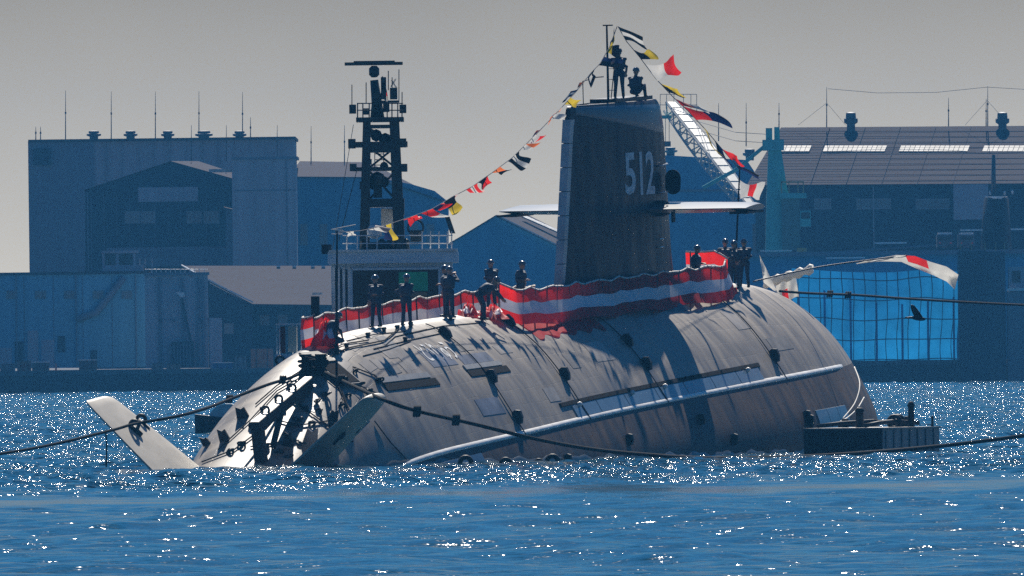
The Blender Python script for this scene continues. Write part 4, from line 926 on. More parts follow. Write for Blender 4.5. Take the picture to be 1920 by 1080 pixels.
# ------------------------------------------------------------------ bird
bd = W(1722, 597, 690); bird = MB()
ellip(bird, (0, 0, 0), (.27, .07, .08), Matrix.Rotation(R(8), 3, 'Y')); capsule(bird, (-.2, 0, .03), (-.38, 0, .03), .05, .028, 7); ellip(bird, (-.42, 0, .035), (.05, .03, .03)); capsule(bird, (-.45, 0, .03), (-.52, 0, .02), .014, .006, 5)
bird = bird.build('cormorant', M_BLACK, None, smooth=True); md = bird.modifiers.new('r', 'REMESH'); md.mode = 'VOXEL'; md.voxel_size = .012; md.use_smooth_shade = True
bird.location = bd; tag(bird, 'black seabird flying left in front of the blue tarpaulin', 'bird')
for sd, tip in ((-1, (-.10, -.25, .42)), (1, (-.02, .35, .34))):
    MB().grid([[Vector((-.14 + .30 * j / 4 * (1 - .65 * u ** 1.5) + tip[0] * u - .06 * sin(u * 3), tip[1] * u, .05 + tip[2] * u + .06 * sin(u * 3.1) - .03 * j / 4)) for j in range(5)] for u in np.linspace(0, 1, 8)]).build('wing', M_BLACK, bird, smooth=True, solid=.012)
MB().grid([[Vector((.2 + .2 * u, (v - .5) * (.06 + .1 * u), -.02 - .02 * u)) for v in np.linspace(0, 1, 4)] for u in np.linspace(0, 1, 4)]).build('tail', M_BLACK, bird, solid=.012)

# ------------------------------------------------------------------ tug behind the submarine
TD = 772.0; tk = FPX / TD
to = W(735, 700, TD); to.z = 0; tug = empty('tugboat', to); tag(tug, 'pale blue tugboat with dark lattice mast and radar behind the submarine', 'tugboat')
def T(px, py, dy=0.0):
    p = W(px, py, TD); return Vector((p.x - to.x, dy, p.z))
def TB(x0, x1, y0, y1, dy0, dy1, mb=None, mi=0):
    a, b = T((x0 + x1) / 2, y1), T((x0 + x1) / 2, y0); return (mb or MB()).box((T(x0, (y0 + y1) / 2).x, dy0, a.z), (T(x1, (y0 + y1) / 2).x, dy1, b.z), mi)
M_TUG = mat('tug_pale_blue', (.50, .62, .72), .55, spec=.3, var=.12); M_TUGW = mat('tug_white', (.68, .69, .68), .5, var=.1); M_MAST = mat('mast_dark_green', (.010, .022, .022), .5, var=.3); M_GLASS = mat('tug_window_dark', (.006, .012, .014), .25, var=.2, spec=.3)
M_GGREEN = mat('tug_window_green', (.03, .42, .22), .4, var=.4, scale=1.2, spec=.3)
hx0, hx1 = T(515, 700).x, T(905, 700).x
hl = []
for z, k in ((-1.0, .82), (.3, .94), (1.6, 1.0), (2.5, 1.03)):
    c = (hx0 + hx1) / 2; w_ = (hx1 - hx0) / 2 * k; hl.append([Vector((c + w_ * (1 if abs(t) < .0 else 1) * x, y, z)) for x, y in ((-1, 0), (1, 0), (1, 18), (.75, 24), (0, 28), (-.75, 24), (-1, 18), (-1, 0))])
MB().grid(hl).build('tug_hull', M_TUG, tug)
MB().box((hx0 + .05, .05, 2.3), (hx1 - .05, 24, 2.4)).build('tug_deck', M_PONT, tug)
TB(619, 848, 492, 650, 6.0, 13.0).build('deckhouse', M_TUG, tug)
TB(612, 858, 470, 492, 5.6, 13.4).build('bridge_roof', M_TUG, tug)
TB(614, 856, 466, 470, 5.5, 13.5).build('roof_edge', M_TUGW, tug)
wn_ = TB(658, 822, 505, 582, 5.93, 5.99).build('front_window', M_GLASS, tug)
TB(746, 801, 509, 545, 5.88, 5.92).build('window_pane', M_GGREEN, wn_); TB(748, 800, 547, 580, 5.88, 5.92).build('window_pane', mat('tug_window_teal', (.01, .06, .05), .1), wn_)
for x in (657, 823): TB(x - 2, x + 2, 503, 584, 5.86, 5.94).build('window_frame', M_TUG, wn_)
TB(657, 823, 501, 505, 5.86, 5.94).build('window_frame', M_TUG, wn_)
for x in (621, 630, 640, 650): TB(x, x + 5, 500, 600, 5.9, 5.99).build('side_louvre', M_TUGW, tug)
for x in (626, 636, 645): TB(x, x + 4, 505, 600, 5.93, 5.985).build('side_window', M_GLASS, tug)
TB(581, 597, 555, 640, 5.0, 5.6).build('funnel_post', M_BLACK, tug); TB(583, 602, 548, 552, 4.9, 5.7).build('post_rail', M_TUGW, tug)
for x in (518, 523, 548, 556, 564, 572, 580): TB(x, x + 2.2, 608, 692, .3, .36).build('bulwark_stanchion', M_TUGW, tug)
TB(516, 582, 606, 609, .28, .38).build('bulwark_rail', M_TUGW, tug)
TB(540, 556, 612, 660, .2, .27).build('bulwark_panel', mat('panel_cream', (.55, .52, .42), .6), tug)
TB(526, 535, 612, 662, .1, .27).build('fire_monitor', mat('dull_red', (.10, .015, .012), .5), tug)
TB(516, 582, 664, 700, .0, .2).build('bulwark_plate', M_TUG, tug)
lf = MB().tube([T(525, 676, -.1) + Vector((.16 * cos(a), 0, .16 * sin(a))) for a in np.linspace(0, 6.28, 13)], .05, 6, cap=False).build('lifebuoy', M_BLACK, tug, smooth=True)
# mast
mst = empty('lattice_mast'); mst.parent = tug
def TBm(name, *a, m=M_MAST): return TB(*a).build(name, m, mst)
for (xa0, xa1, xb0, xb1) in ((671, 690, 678, 692), (737, 758, 728, 746)):
    for dy in (7.0, 9.0):
        za, zb = T(xa0, 470).z, T(xb0, 222).z
        MB().add([T(xa0, 470, dy), T(xa1, 470, dy), T(xa1, 470, dy + .5), T(xa0, 470, dy + .5), T(xb0, 222, dy), T(xb1, 222, dy), T(xb1, 222, dy + .5), T(xb0, 222, dy + .5)], [(3,2,1,0),(4,5,6,7),(0,1,5,4),(1,2,6,5),(2,3,7,6),(3,0,4,7)]).build('mast_leg', M_MAST, mst)
TBm('mast_platform', 665, 755, 216, 224, 6.6, 9.9); TBm('mast_crossbeam', 655, 762, 262, 272, 7.1, 9.4); TBm('mast_crossbeam', 658, 760, 310, 317, 7.1, 9.4); TBm('mast_crossbeam', 674, 756, 370, 386, 7.1, 9.4); TBm('mast_crossbeam', 680, 740, 230, 236, 7.1, 9.4)
TBm('mast_gusset', 690, 738, 272, 282, 7.2, 9.2); TBm('mast_gusset', 674, 690, 386, 400, 7.1, 9.3); TBm('mast_gusset', 738, 756, 386, 400, 7.1, 9.3)
MB().tube([T(705, 220, 8), T(704, 190, 8), T(699, 145, 8)], [.3, .22, .17], 8).build('upper_mast', M_MAST, mst, smooth=True)
MB().lathe([(.1, 0), (.2, .1), (.2, .35), (.1, .45)], c=T(699, 140, 8), seg=10).build('radar_gearbox', M_MAST, mst, smooth=True)
TBm('radar_bar', 643, 753, 111, 117, 7.85, 8.1); TBm('radar_bar_top', 660, 738, 108.5, 111, 7.9, 8.05)
TBm('upper_platform', 696, 745, 184, 188, 7.4, 8.6)
for (x0, x1, y0, y1) in ((652, 665, 192, 209), (747, 760, 192, 208), (650, 664, 257, 275), (746, 760, 256, 273), (653, 666, 304, 318), (750, 762, 304, 319), (729, 743, 160, 182), (712, 722, 140, 182)):
    TB(x0, x1, y0, y1, 6.9, 7.6).build('floodlight', M_MAST, mst)
for x in (668, 678, 690, 724, 733, 744, 752): MB().tube([T(x, 217, 6.7), T(x, 190, 6.7)], .025, 5).build('mast_rail_post', M_MAST, mst)
for y in (190, 203): MB().tube([T(667, y, 6.7), T(754, y, 6.7)], .022, 5).build('mast_rail', M_MAST, mst)
for (x, y0, y1) in ((657, 154, 195), (746, 125, 188), (733, 140, 165), (715, 138, 150)): MB().tube([T(x, y1, 7.5), T(x, y0, 7.5)], .018, 5).build('whip_aerial', M_MAST, mst)
for (x, y, r_) in ((705, 335, .34), (697, 343, .2), (718, 338, .22), (718, 308, .17), (703, 250, .24), (720, 258, .26)): MB().lathe([(.02, -r_), (r_ * .7, -r_ * .7), (r_, 0), (r_ * .7, r_ * .7), (.02, r_)], c=T(x, y, 7.6), seg=10).build('search_lamp', M_MAST, mst, smooth=True)
TBm('lamp_bracket', 698, 714, 348, 368, 7.5, 8.0)
for x in (700, 717): MB().tube([T(x, 262, 8), T(x, 310, 8)], .018, 5).build('ladder_rail', M_MAST, mst)
for y in (285, 296, 306): MB().tube([T(700, y, 8), T(717, y, 8)], .018, 5).build('ladder_rung', M_MAST, mst)
MB().tube([T(732, 145, 7.6), T(741, 160, 7.6)], .03, 5).tube([T(740, 143, 7.6), T(731, 158, 7.6)], .03, 5).build('navigation_cross', FC['w'], mst)
fl2 = flag(None, W(716, 140, TD + 7), W(714, 175, TD + 7), (.2, .3, -.9), .6, 'rw', 'h', 12, 'mast_flag'); rebase(fl2); tag(fl2, 'small furled red and white flag on the tug mast top', 'flag')
for (xa, ya, xb, yb) in ((690, 272, 738, 310), (738, 272, 690, 310), (690, 318, 738, 370), (738, 318, 690, 370), (688, 236, 740, 262)): MB().tube([T(xa, ya, 8.8), T(xb, yb, 8.8)], .045, 5).build('mast_brace', M_MAST, mst)
for (x, y, w_, h_) in ((684, 205, 10, 12), (722, 196, 12, 20), (706, 176, 14, 10), (716, 158, 8, 14), (690, 300, 9, 10), (742, 296, 9, 12), (676, 345, 8, 14), (748, 345, 9, 14), (709, 330, 10, 8), (694, 244, 8, 10), (734, 250, 8, 8)): TB(x - w_ / 2, x + w_ / 2, y - h_ / 2, y + h_ / 2, 6.9, 7.5).build('mast_fitting', M_MAST, mst)
for (x, y0, y1) in ((684, 150, 190), (726, 128, 165), (752, 168, 192)): MB().tube([T(x, y1, 7.2), T(x, y0, 7.2)], .02, 5).build('whip_aerial', M_MAST, mst)
# bridge-top fittings
for x in (648, 668, 686, 705, 790, 806, 822, 838, 846): MB().tube([T(x, 470, 6), T(x, 432 if x > 780 else 440, 6)], .025, 5).build('roof_rail_post', M_TUGW, tug)
for y in (440, 455):
    MB().tube([T(640, y, 6), T(848, y, 6)], .022, 5).build('roof_rail', M_TUGW, tug)
TB(768, 790, 430, 452, 6.3, 6.8).build('searchlight_box', M_MAST, tug)
MB().tube([T(778, 425, 6.2) + Vector((.3 * cos(a), 0, .3 * sin(a))) for a in np.linspace(0, 6.28, 17)], .045, 6, cap=False).build('hose_reel', M_MAST, tug, smooth=True)
MB().lathe([(.05, 0), (.28, .1), (.30, .3), (.2, .5), (.05, .58)], c=T(700, 446, 6.6), seg=12).build('radome', M_TUGW, tug, smooth=True)
for x in (680, 714, 730, 760): MB().lathe([(.14, 0), (.12, .3), (.16, .35), (.05, .45)], c=T(x, 468, 6.3), seg=8).build('deck_ventilator', M_MAST, tug, smooth=True)
TB(690, 740, 452, 468, 7.0, 8.0).build('winch_cover', M_MAST, tug)
MB().prism([T(833, 404, 6.2), T(842, 404, 6.2), T(853, 436, 6.2), T(843, 436, 6.2)], (0, .3, 0)).build('loudhailer', M_MAST, tug)
TB(600, 619, 457, 475, 5.8, 6.1).build('hanging_sign', M_BLACK, tug); MB().tube([T(619, 437, 5.9), T(640, 437, 5.9)], .02, 5).build('sign_arm', M_TUGW, tug)
for a, b in (((660, 230), (620, 470)), ((668, 310), (632, 450))): MB().tube([T(*a, 7), T(*b, 7)], .015, 4).build('stay_wire', M_MAST, tug)
TB(712, 741, 388, 425, 8.5, 8.6).build('mast_house_panel', M_TUGW, tug)

# ------------------------------------------------------------------ the far quay and everything on it
QD = 2062.0; QZ = 2.15
M_CONC = mat('quay_concrete', (.055, .06, .07), .85, spec=.2, var=.3, scale=.15)
q = MB().box((-420, QD, -3), (420, QD + 900, QZ)).build('quay', M_CONC, None); q['kind'] = 'structure'
for i in range(40):
    x = -58 + i * 3.0; MB().box((x, QD - .25, .1), (x + .5, QD - .002, QZ - .15)).build('quay_fender', M_PBLK, q)
MB().box((-80, QD - .12, QZ - .35), (80, QD + .4, QZ + .15)).build('quay_kerb', mat('kerb', (.12, .12, .13), .8), q)
def G(px, py, d, base): p = W(px, py, d); return Vector((p.x - base.x, p.y - base.y, p.z - base.z))
class Site:
    """a building placed by the photo rows and columns of its front, standing on the quay at distance d"""
    def __init__(s, name, cx, d, label, cat, group=None):
        p = W(cx, 690, d); p.z = QZ; s.b = p; s.d = d; s.o = empty(name, p); tag(s.o, label, cat, group)
    def P(s, px, py, dy=0.0):
        p = W(px, py, s.d); return Vector((p.x - s.b.x, dy, p.z - s.b.z))
    def box(s, name, x0, x1, y0, y1, m, dy0=0.0, dy1=20.0, parent=None):
        a, b = s.P((x0 + x1) / 2, y1), s.P((x0 + x1) / 2, y0)
        return MB().box((s.P(x0, (y0 + y1) / 2).x, dy0, max(0.0, a.z) if y1 >= 690 else a.z), (s.P(x1, (y0 + y1) / 2).x, dy1, b.z)).build(name, m, parent or s.o)
    def poly(s, name, pts, m, dy0=0.0, dep=20.0, parent=None):
        return MB().prism([s.P(x, y, dy0) for x, y in pts], (0, dep, 0)).build(name, m, parent or s.o)
    def slope(s, name, pts, m, parent=None):
        """pts: (px, py, dy)"""
        n = len(pts); v = [s.P(*p) for p in pts]; return MB().prism(v, (0, .15, -.15)).build(name, m, parent or s.o)
    def rod(s, x, y0, y1, dy=8.0, r=.045, parent=None):
        a, b = s.P(x, y1, dy), s.P(x, y0, dy); m_ = a.lerp(b, .45)
        return MB().tube([a, m_, b], [r * 1.5, r * 1.1, r * .5], 5).lathe([(r * 2, -.12), (r * 2, .12)], c=a.lerp(b, .55), seg=6).build('lightning_rod', M_RODS, parent or s.o)
    def vent(s, x, y, w_, h_, dy=6.0, parent=None):
        c = s.P(x, y, dy); k = FPX / s.d; r = w_ / k / 2; h = h_ / k
        return MB().lathe([(r * .6, 0), (r * .6, h * .35), (r, h * .45), (r, h * .65), (r * .75, h * .7), (r * .7, h * .95), (r * .3, h)], c=c, seg=12).build('roof_ventilator', M_VENT, parent or s.o, smooth=True, angle=40)
M_RODS = mat('rod_brown', (.05, .035, .03), .7); M_VENT = mat('vent_dark', (.05, .06, .08), .6)
def wallm(n, c, streak=(1.4, 1.4, .04)): return mat('wall_' + n, c, .8, spec=.2, var=.14, scale=.8, streak=streak)
W_A = wallm('grey', (.34, .34, .38)); W_B = wallm('dark', (.03, .045, .065)); W_C = wallm('pale', (.36, .38, .43)); W_D = wallm('blue', (.05, .27, .46)); W_E = wallm('mid', (.16, .19, .24))
M_ROOF = mat('roof_mauve', (.038, .028, .032), .9, spec=.1, var=.15, scale=.6, streak=(.3, 3, 3)); M_ROOFD = mat('roof_dark', (.04, .035, .042), .9, spec=.1)
M_SKYL = mat('skylight_glass', (.42, .42, .41), .5, var=.7, scale=2.2, bump=1.0, spec=.5); M_WIN = mat('far_window', (.10, .14, .17), .25, var=.2); M_FRAME = mat('far_window_frame', (.30, .33, .36), .6); M_BRIGHT = mat('pale_trim', (.75, .75, .73), .25, bump=.8, scale=3)

# big flat-roofed hall, far left
s1 = Site('assembly_hall', 300, 2240, 'tallest flat-roofed grey hall at the far left with five roof ventilators', 'building')
s1.box('wall_left_bay', 55, 177, 264, 690, W_B if 0 else W_E, 0, 30); s1.box('wall', 177, 553, 262, 690, W_A, .4, 30); s1.box('roof', 53, 554, 259, 264, M_ROOFD, -.3, 30.5)
s1.box('wall_recess', 62, 96, 278, 310, W_B, -.4, -.02)
for x, w_ in ((174, 27), (243, 26), (313, 25), (381, 33), (448, 26)): s1.vent(x, 261, w_, 17)
for x, y0 in ((120, 168), (206, 170), (289, 170), (371, 169), (453, 171), (468, 218)): s1.rod(x, y0, 262)
for x in (64, 73): s1.rod(x, 236, 262)
for x in np.linspace(200, 530, 12): s1.box('wall_rib', x, x + 1.4, 266, 690, W_A, .25, .38)
# gabled hall in front of it
s2 = Site('gabled_hall', 328, 2165, 'dark gabled hall with a long pale panel under its ridge', 'building')
s2.poly('wall', [(160, 690), (160, 356), (320, 305), (493, 352), (493, 690)], W_B, 0, 24)
s2.slope('roof', [(158, 356, -.4), (320, 302, -.4), (365, 298, 26), (205, 350, 26)], M_ROOF); s2.slope('roof', [(320, 302, -.4), (495, 351, -.4), (520, 348, 26), (365, 298, 26)], M_ROOF)
s2.box('sign_panel', 259, 371, 351, 378, W_C, -.12, -.01)
for x0, x1 in ((234, 262), (264, 291), (350, 378), (382, 410)):
    wv = s2.box('window', x0, x1, 396, 419, M_WIN, -.08, -.01)
    for k in range(4): s2.box('window_mullion', x0 + k * (x1 - x0 - 1) / 3, x0 + k * (x1 - x0 - 1) / 3 + 1.0, 396, 419, M_FRAME, -.13, -.085, wv)
s2.poly('lean_to', [(425, 690), (425, 392), (505, 411), (500, 414), (497, 690)], W_E, -6, 5.8)
s2.slope('lean_to_roof', [(421, 389, -6.3), (507, 411, -6.3), (507, 410, 0), (421, 386, 0)], M_ROOFD)
for a, b in (((440, 440), (487, 500)), ((440, 500), (487, 460))): MB().tube([s2.P(*a, -6.1), s2.P(*b, -6.1)], .09, 5).build('wall_brace', M_FRAME, s2.o)
s2.box('canopy_band', 200, 434, 463, 500, W_E, -.5, -.05)
for x in (355, 421, 517): s2.rod(x, 232, 300, 14)
for x in np.linspace(172, 484, 14): s2.box('wall_rib', x, x + 1.2, 366, 690, W_E, -.1, -.02)
for x in (165, 489): s2.box('downpipe', x, x + 2, 360, 690, W_E, -.25, -.12)
# blank block to its right
s3 = Site('stair_tower', 497, 2150, 'plain pale block tower between the gabled hall and the tug', 'building')
s3.box('wall', 437, 556, 296, 690, W_A, 0, 16); s3.box('parapet', 435, 558, 294, 299, W_E, -.2, 16.2); s3.box('wall_joint', 538, 540, 300, 690, W_E, -.06, -.005); s3.box('wall_band', 440, 555, 356, 358, W_E, -.06, -.005); s3.box('roof_skylight', 390, 433, 316, 322, M_SKYL, 6, 8)
# hall behind the tug
s4 = Site('round_roofed_hall', 700, 2260, 'long blue hall with bright skylight strip and rounded roof end behind the tug', 'building')
s4.poly('wall', [(540, 690), (540, 330), (700, 332), (770, 345), (815, 358), (840, 378), (840, 690)], W_D, 0, 25)
s4.slope('roof', [(540, 331, -.4), (700, 332, -.4), (690, 302, 14), (560, 300, 14)], M_ROOF); s4.slope('roof', [(700, 332, -.4), (842, 380, -.4), (760, 338, 14), (690, 302, 14)], M_ROOF)
for x0, x1 in ((556, 588), (590, 622), (624, 656), (658, 690)): s4.slope('skylight', [(x0, 326, 2.4), (x1, 326, 2.4), (x1, 318, 6.2), (x0, 318, 6.2)], M_SKYL)
for x, y in ((581, 234), (644, 232)): s4.rod(x, y, 302, 14)
for x0 in (563, 600, 770, 800): s4.box('window', x0, x0 + 14, 420, 460, M_WIN, -.1, -.01)
# small gable right of the tug
s5 = Site('boat_shed', 950, 2130, 'blue gable-ended shed with bright roof edge left of the sail', 'building')
s5.poly('wall', [(838, 690), (838, 458), (930, 405), (1062, 470), (1062, 690)], W_D, 0, 18)
s5.slope('roof', [(836, 460, -.3), (930, 403, -.3), (985, 398, 20), (900, 452, 20)], M_ROOF); s5.slope('roof', [(930, 403, -.3), (1080, 476, -.3), (1130, 470, 20), (985, 398, 20)], M_ROOF)
MB().tube([s5.P(934, 404.5, -.45), s5.P(1000, 437, -.45), s5.P(1064, 469, -.45)], .07, 5).build('bright_verge', M_BRIGHT, s5.o)
s5.slope('skylight', [(978, 404, 8), (1060, 440, 8), (1068, 439, 10), (986, 403, 10)], M_SKYL)
# low front warehouse, left
s6 = Site('quay_warehouse', 138, 2085, 'long low blue warehouse on the quay at the far left', 'building')
s6.box('wall', -60, 277, 514, 690, wallm('warehouse', (.14, .36, .50)), 0, 14); s6.box('roof_edge', -62, 279, 510, 515, M_ROOFD, -.25, 14.2)
for k, x in enumerate((-10, 45, 100, 155, 210)): s6.box('wall_seam', x, x + 1.2, 517, 690, W_E, -.05, -.004)
for (x0, x1, y0, y1) in ((0, 22, 652, 690), (28, 44, 640, 690), (52, 72, 620, 690), (78, 102, 637, 690), (108, 122, 630, 660), (170, 182, 656, 690)): s6.box('door', x0, x1, y0, y1, W_C if x0 in (0, 78, 52) else W_B, -.1, -.01)
MB().tube([s6.P(145, 598, -.3), s6.P(180, 586, -.3), s6.P(232, 520, -.3)], .4, 8).build('exhaust_duct', W_E, s6.o, smooth=True)
for k, x in enumerate((12, 66, 120, 174, 228)):
    wv = s6.box('window', x, x + 20, 545, 560, M_WIN, -.1, -.02); s6.box('window_mullion', x + 9.5, x + 10.5, 545, 560, M_FRAME, -.14, -.105, wv)
for x in (30, 142, 254): s6.box('downpipe', x, x + 2, 516, 690, W_E, -.2, -.06)
# control cabin on its roof
s7 = Site('control_cabin', 225, 2092, 'small windowed cabin on the warehouse roof', 'cabin'); s7.o.location.z = W(225, 512, 2092).z; s7.b = s7.o.location.copy()
s7.box('wall', 192, 268, 497, 512, W_C, 0, 4); s7.box('roof', 190, 258, 470, 474, W_C, -.2, 4.2)
for x0, x1 in ((194, 217), (223, 249)): s7.box('window', x0, x1, 475, 497, M_GLASS, .05, .2)
for x in (192, 218, 250): s7.box('post', x, x + 4, 474, 497, W_C, 0, .3)
for x in (262, 272, 285): MB().tube([s7.P(x, 512, 1), s7.P(x, 484, 1)], .06, 5).build('rail_post', M_FRAME, s7.o)
# ribbed gate panel
s8 = Site('dock_gate', 330, 2074, 'pale upright dock gate panel with vertical ribs and hoist on the quay', 'gate')
s8.box('panel', 272, 390, 516, 690, W_C, 0, 2.5); s8.box('top_walkway', 270, 392, 511, 516, W_E, -.4, 2.8)
for x in (297, 341, 370, 380): s8.box('rib', x, x + 4, 522, 690, W_E, -.25, -.01)
for x in (301, 326, 349, 376): MB().lathe([(.16, -.1), (.16, .1)], c=s8.P(x, 601, -.3), seg=8, M=Matrix.Rotation(R(90), 3, 'X')).build('hoist_pulley', M_VENT, s8.o)
MB().tube([s8.P(341, 560, -.5), s8.P(349, 600, -.5), s8.P(360, 650, -.5)], .14, 6).build('hoist_arm', W_B, s8.o)
s8.box('machine_house', 322, 364, 640, 690, W_B, -1.2, -.3)
for x in range(326, 362, 6): s8.box('machine_slat', x, x + 2, 644, 688, W_E, -1.3, -1.21)
s8.poly('lamp_hood', [(330, 548), (345, 548), (347, 556), (340, 558)], M_BRIGHT, -.8, .4); s8.box('side_cabinet', 393, 416, 596, 690, W_C, -.2, 1.2)
for x in range(284, 390, 9): MB().tube([s8.P(x, 511, -.3), s8.P(x, 503, -.3)], .035, 4).build('rail_post', M_BRIGHT, s8.o)
MB().tube([s8.P(272, 505, -.3), s8.P(390, 505, -.3)], .035, 4).build('walkway_rail', M_BRIGHT, s8.o)
# low building with mauve roof
s9 = Site('low_workshop', 480, 2100, 'low workshop with mauve sloping roof and bright verge left of the tug', 'building')
s9.box('wall', 392, 640, 572, 690, W_B, 6, 18)
s9.slope('roof', [(474, 570, -1), (660, 572, -1), (640, 497, 18), (335, 497, 18)], M_ROOF)
s9.poly('gable', [(392, 690), (392, 530), (474, 572), (474, 690)], W_B, 1.0, 6)
MB().tube([s9.P(390, 524, -.2), s9.P(430, 545, -.8), s9.P(475, 567, -1.2)], .09, 5).build('bright_verge', M_BRIGHT, s9.o)  # pale tube paints in the glint along the roof verge
MB().tube([s9.P(336, 496, 17), s9.P(365, 511, 8)], .09, 5).build('bright_verge', M_BRIGHT, s9.o)
for x in (515, 545, 580, 600): s9.box('ridge_lamp', x, x + 7, 497, 500, M_BRIGHT, 16.8, 17.4)
for x0, y0 in ((420, 606), (486, 590), (520, 590), (560, 596)): s9.box('window', x0, x0 + 18, y0, y0 + 20, M_WIN, 5.8, 5.99) if x0 > 480 else s9.box('window', x0, x0 + 18, y0, y0 + 20, M_WIN, .8, .99)
# large hall, right
sA_ = Site('long_roofed_hall', 1690, 2215, 'long mauve-roofed hall at the right with four bright skylight strips', 'building')
sA_.box('wall', 1418, 2050, 345, 690, W_B, 0, 30)
sA_.slope('roof', [(1400, 347, -.8), (2060, 343, -.8), (2060, 232, 16), (1468, 236, 16)], M_ROOF)
sA_.poly('gable', [(1402, 346), (1420, 346), (1420, 420), (1402, 420)], W_D, .2, 2)
def onroof(y): return -.8 + 16.8 * (345 - y) / (345 - 234)
for k in range(10):
    y = 338 - k * 10.5; x0 = 1402 + (345 - y) * .6
    MB().tube([sA_.P(x0, y, onroof(y) - .2), sA_.P(1700, y, onroof(y) - .2), sA_.P(2050, y, onroof(y) - .2)], .035, 4).build('roof_course', M_ROOFD, sA_.o)
for x in np.linspace(1560, 1960, 7): MB().tube([sA_.P(x - 40, 343, onroof(343) - .1), sA_.P(x, 236, onroof(236) - .1)], .05, 4).build('roof_seam', M_ROOFD, sA_.o)
SKM = [mat('skylight_pane_%s' % n_, c_, .5, var=.5, scale=3, bump=.3, spec=.05) for n_, c_ in (('a', (.17, .165, .16)), ('b', (.12, .117, .115)), ('c', (.08, .08, .08)))]
skr = random.Random(6)
for xa, xb in ((1464, 1520), (1545, 1662), (1688, 1818), (1845, 1960)):
    n_ = int((xb - xa) / 9)
    for k in range(n_):
        x0, x1 = xa + (xb - xa) * k / n_, xa + (xb - xa) * (k + .9) / n_
        sA_.slope('skylight_pane', [(x0, 282, onroof(282) - .25), (x1, 282, onroof(282) - .25), (x1 + 5, 271, onroof(271) - .25), (x0 + 5, 271, onroof(271) - .25)], skr.choice(SKM))
for x in (1600, 1886): sA_.vent(x, 243, 26, 36, onroof(243) + .6)
for x, y0, y1 in ((1350, 190, 262), (1402, 190, 272), (1464, 190, 236), (1554, 160, 236), (1784, 180, 234), (1855, 182, 234), (1858, 158, 234)): sA_.rod(x, y0, y1, 15)
MB().tube([sA_.P(1556, 163, 15), sA_.P(1650, 171, 15), sA_.P(1760, 170, 15), sA_.P(1857, 160, 15), sA_.P(1990, 168, 15)], .03, 4).build('aerial_wire', M_RODS, sA_.o)
for (a, b, c_, d_) in ((1554, 190, 1500, 232), (1554, 190, 1590, 232), (1857, 185, 1815, 232), (1857, 185, 1895, 228)): MB().tube([sA_.P(a, b, 15), sA_.P(c_, d_, 15)], .018, 4).build('guy_wire', M_RODS, sA_.o)
for x0, x1, n_ in ((1527, 1558, 1), (1606, 1670, 3), (1717, 1780, 3)):
    wv = sA_.box('window', x0, x1, 374, 391, M_WIN, -.1, -.01); sA_.box('window_frame', x0 - 1, x1 + 1, 372.5, 374, M_FRAME, -.14, -.01, wv); sA_.box('window_frame', x0 - 1, x1 + 1, 391, 392.5, M_FRAME, -.14, -.01, wv)
    for k in range(n_ + 1): sA_.box('window_mullion', x0 + k * (x1 - x0 - 1) / n_, x0 + k * (x1 - x0 - 1) / n_ + 1.2, 374, 391, M_FRAME, -.14, -.105, wv)
sA_.box('downpipe', 1637, 1639, 350, 470, M_FRAME, -.2, -.02); sA_.box('annex_wall', 1787, 1852, 346, 412, W_C, -3, -.05); sA_.box('annex_base', 1787, 1852, 412, 690, W_B, -2.5, -.05)
MB().tube([sA_.P(1500, 478, -.3), sA_.P(1780, 458, -.3)], .12, 5).build('conduit', W_E, sA_.o)
# hall behind the sail
sB = Site('crane_hall', 1310, 2290, 'blue hall seen between the sail and the crane jib', 'building')
sB.poly('wall', [(1228, 690), (1228, 290), (1400, 300), (1420, 330), (1420, 690)], W_D, 0, 20); sB.vent(1258, 291, 26, 16); sB.vent(1340, 293, 18, 18); sB.vent(1407, 300, 26, 22)
sB.box('wall_band', 1228, 1420, 355, 359, W_E, -.1, -.01)
# luffing crane
sC = Site('luffing_crane', 1455, 2125, 'teal harbour crane with a long pale lattice jib raised to the left', 'crane')
M_TEAL = mat('crane_teal', (.06, .40, .40), .55, var=.2); M_JIB = mat('jib_white', (.50, .49, .45), .4, var=.15, scale=2); M_YEL = mat('crane_yellow', (.30, .26, .08), .6)
sC.poly('tower', [(1432, 690), (1437, 380), (1441, 275), (1464, 275), (1480, 380), (1492, 690)], M_TEAL, 0, 2.6)
sC.box('tower_head', 1430, 1470, 262, 282, M_TEAL, -.4, 3.0); sC.box('head_sheave', 1436, 1448, 240, 262, M_TEAL, .4, 1.2); sC.box('head_sheave', 1452, 1462, 238, 262, M_TEAL, .8, 1.6)
sC.box('cab', 1500, 1520, 395, 425, M_TEAL, -1, 1.5); sC.box('cab_window', 1502, 1518, 398, 410, M_GLASS, -1.06, -1.01); sC.box('machine_deck', 1462, 1512, 362, 372, M_TEAL, -1.2, 3); sC.box('machinery_house', 1466, 1500, 372, 468, wallm('teal_dull', (.09, .17, .16)), -.8, 3)
for x in (1464, 1478, 1495, 1505): sC.box('yellow_rail_post', x, x + 2, 340, 362, M_YEL, -1.2, -1.0)
sC.box('yellow_rail', 1464, 1506, 340, 343, M_YEL, -1.2, -1.05); sC.box('yellow_crate', 1494, 1512, 465, 482, M_YEL, -2, -.8)
jib = empty('jib'); jib.parent = sC.o
jt_, jf_ = sC.P(1258, 196, 17.0), sC.P(1408, 394, -1.0); JD = (jf_ - jt_); jw = JD.cross(Vector((0, 0, 1))).normalized(); ju = jw.cross(JD).normalized()
if ju.z < 0: ju = -ju
def JP(t, a_, c_):
    k = .42 + .38 * sin(pi * min(1, t * .9 + .1)); return jt_ + JD * t + jw * (a_ * k) + ju * (c_ * k)
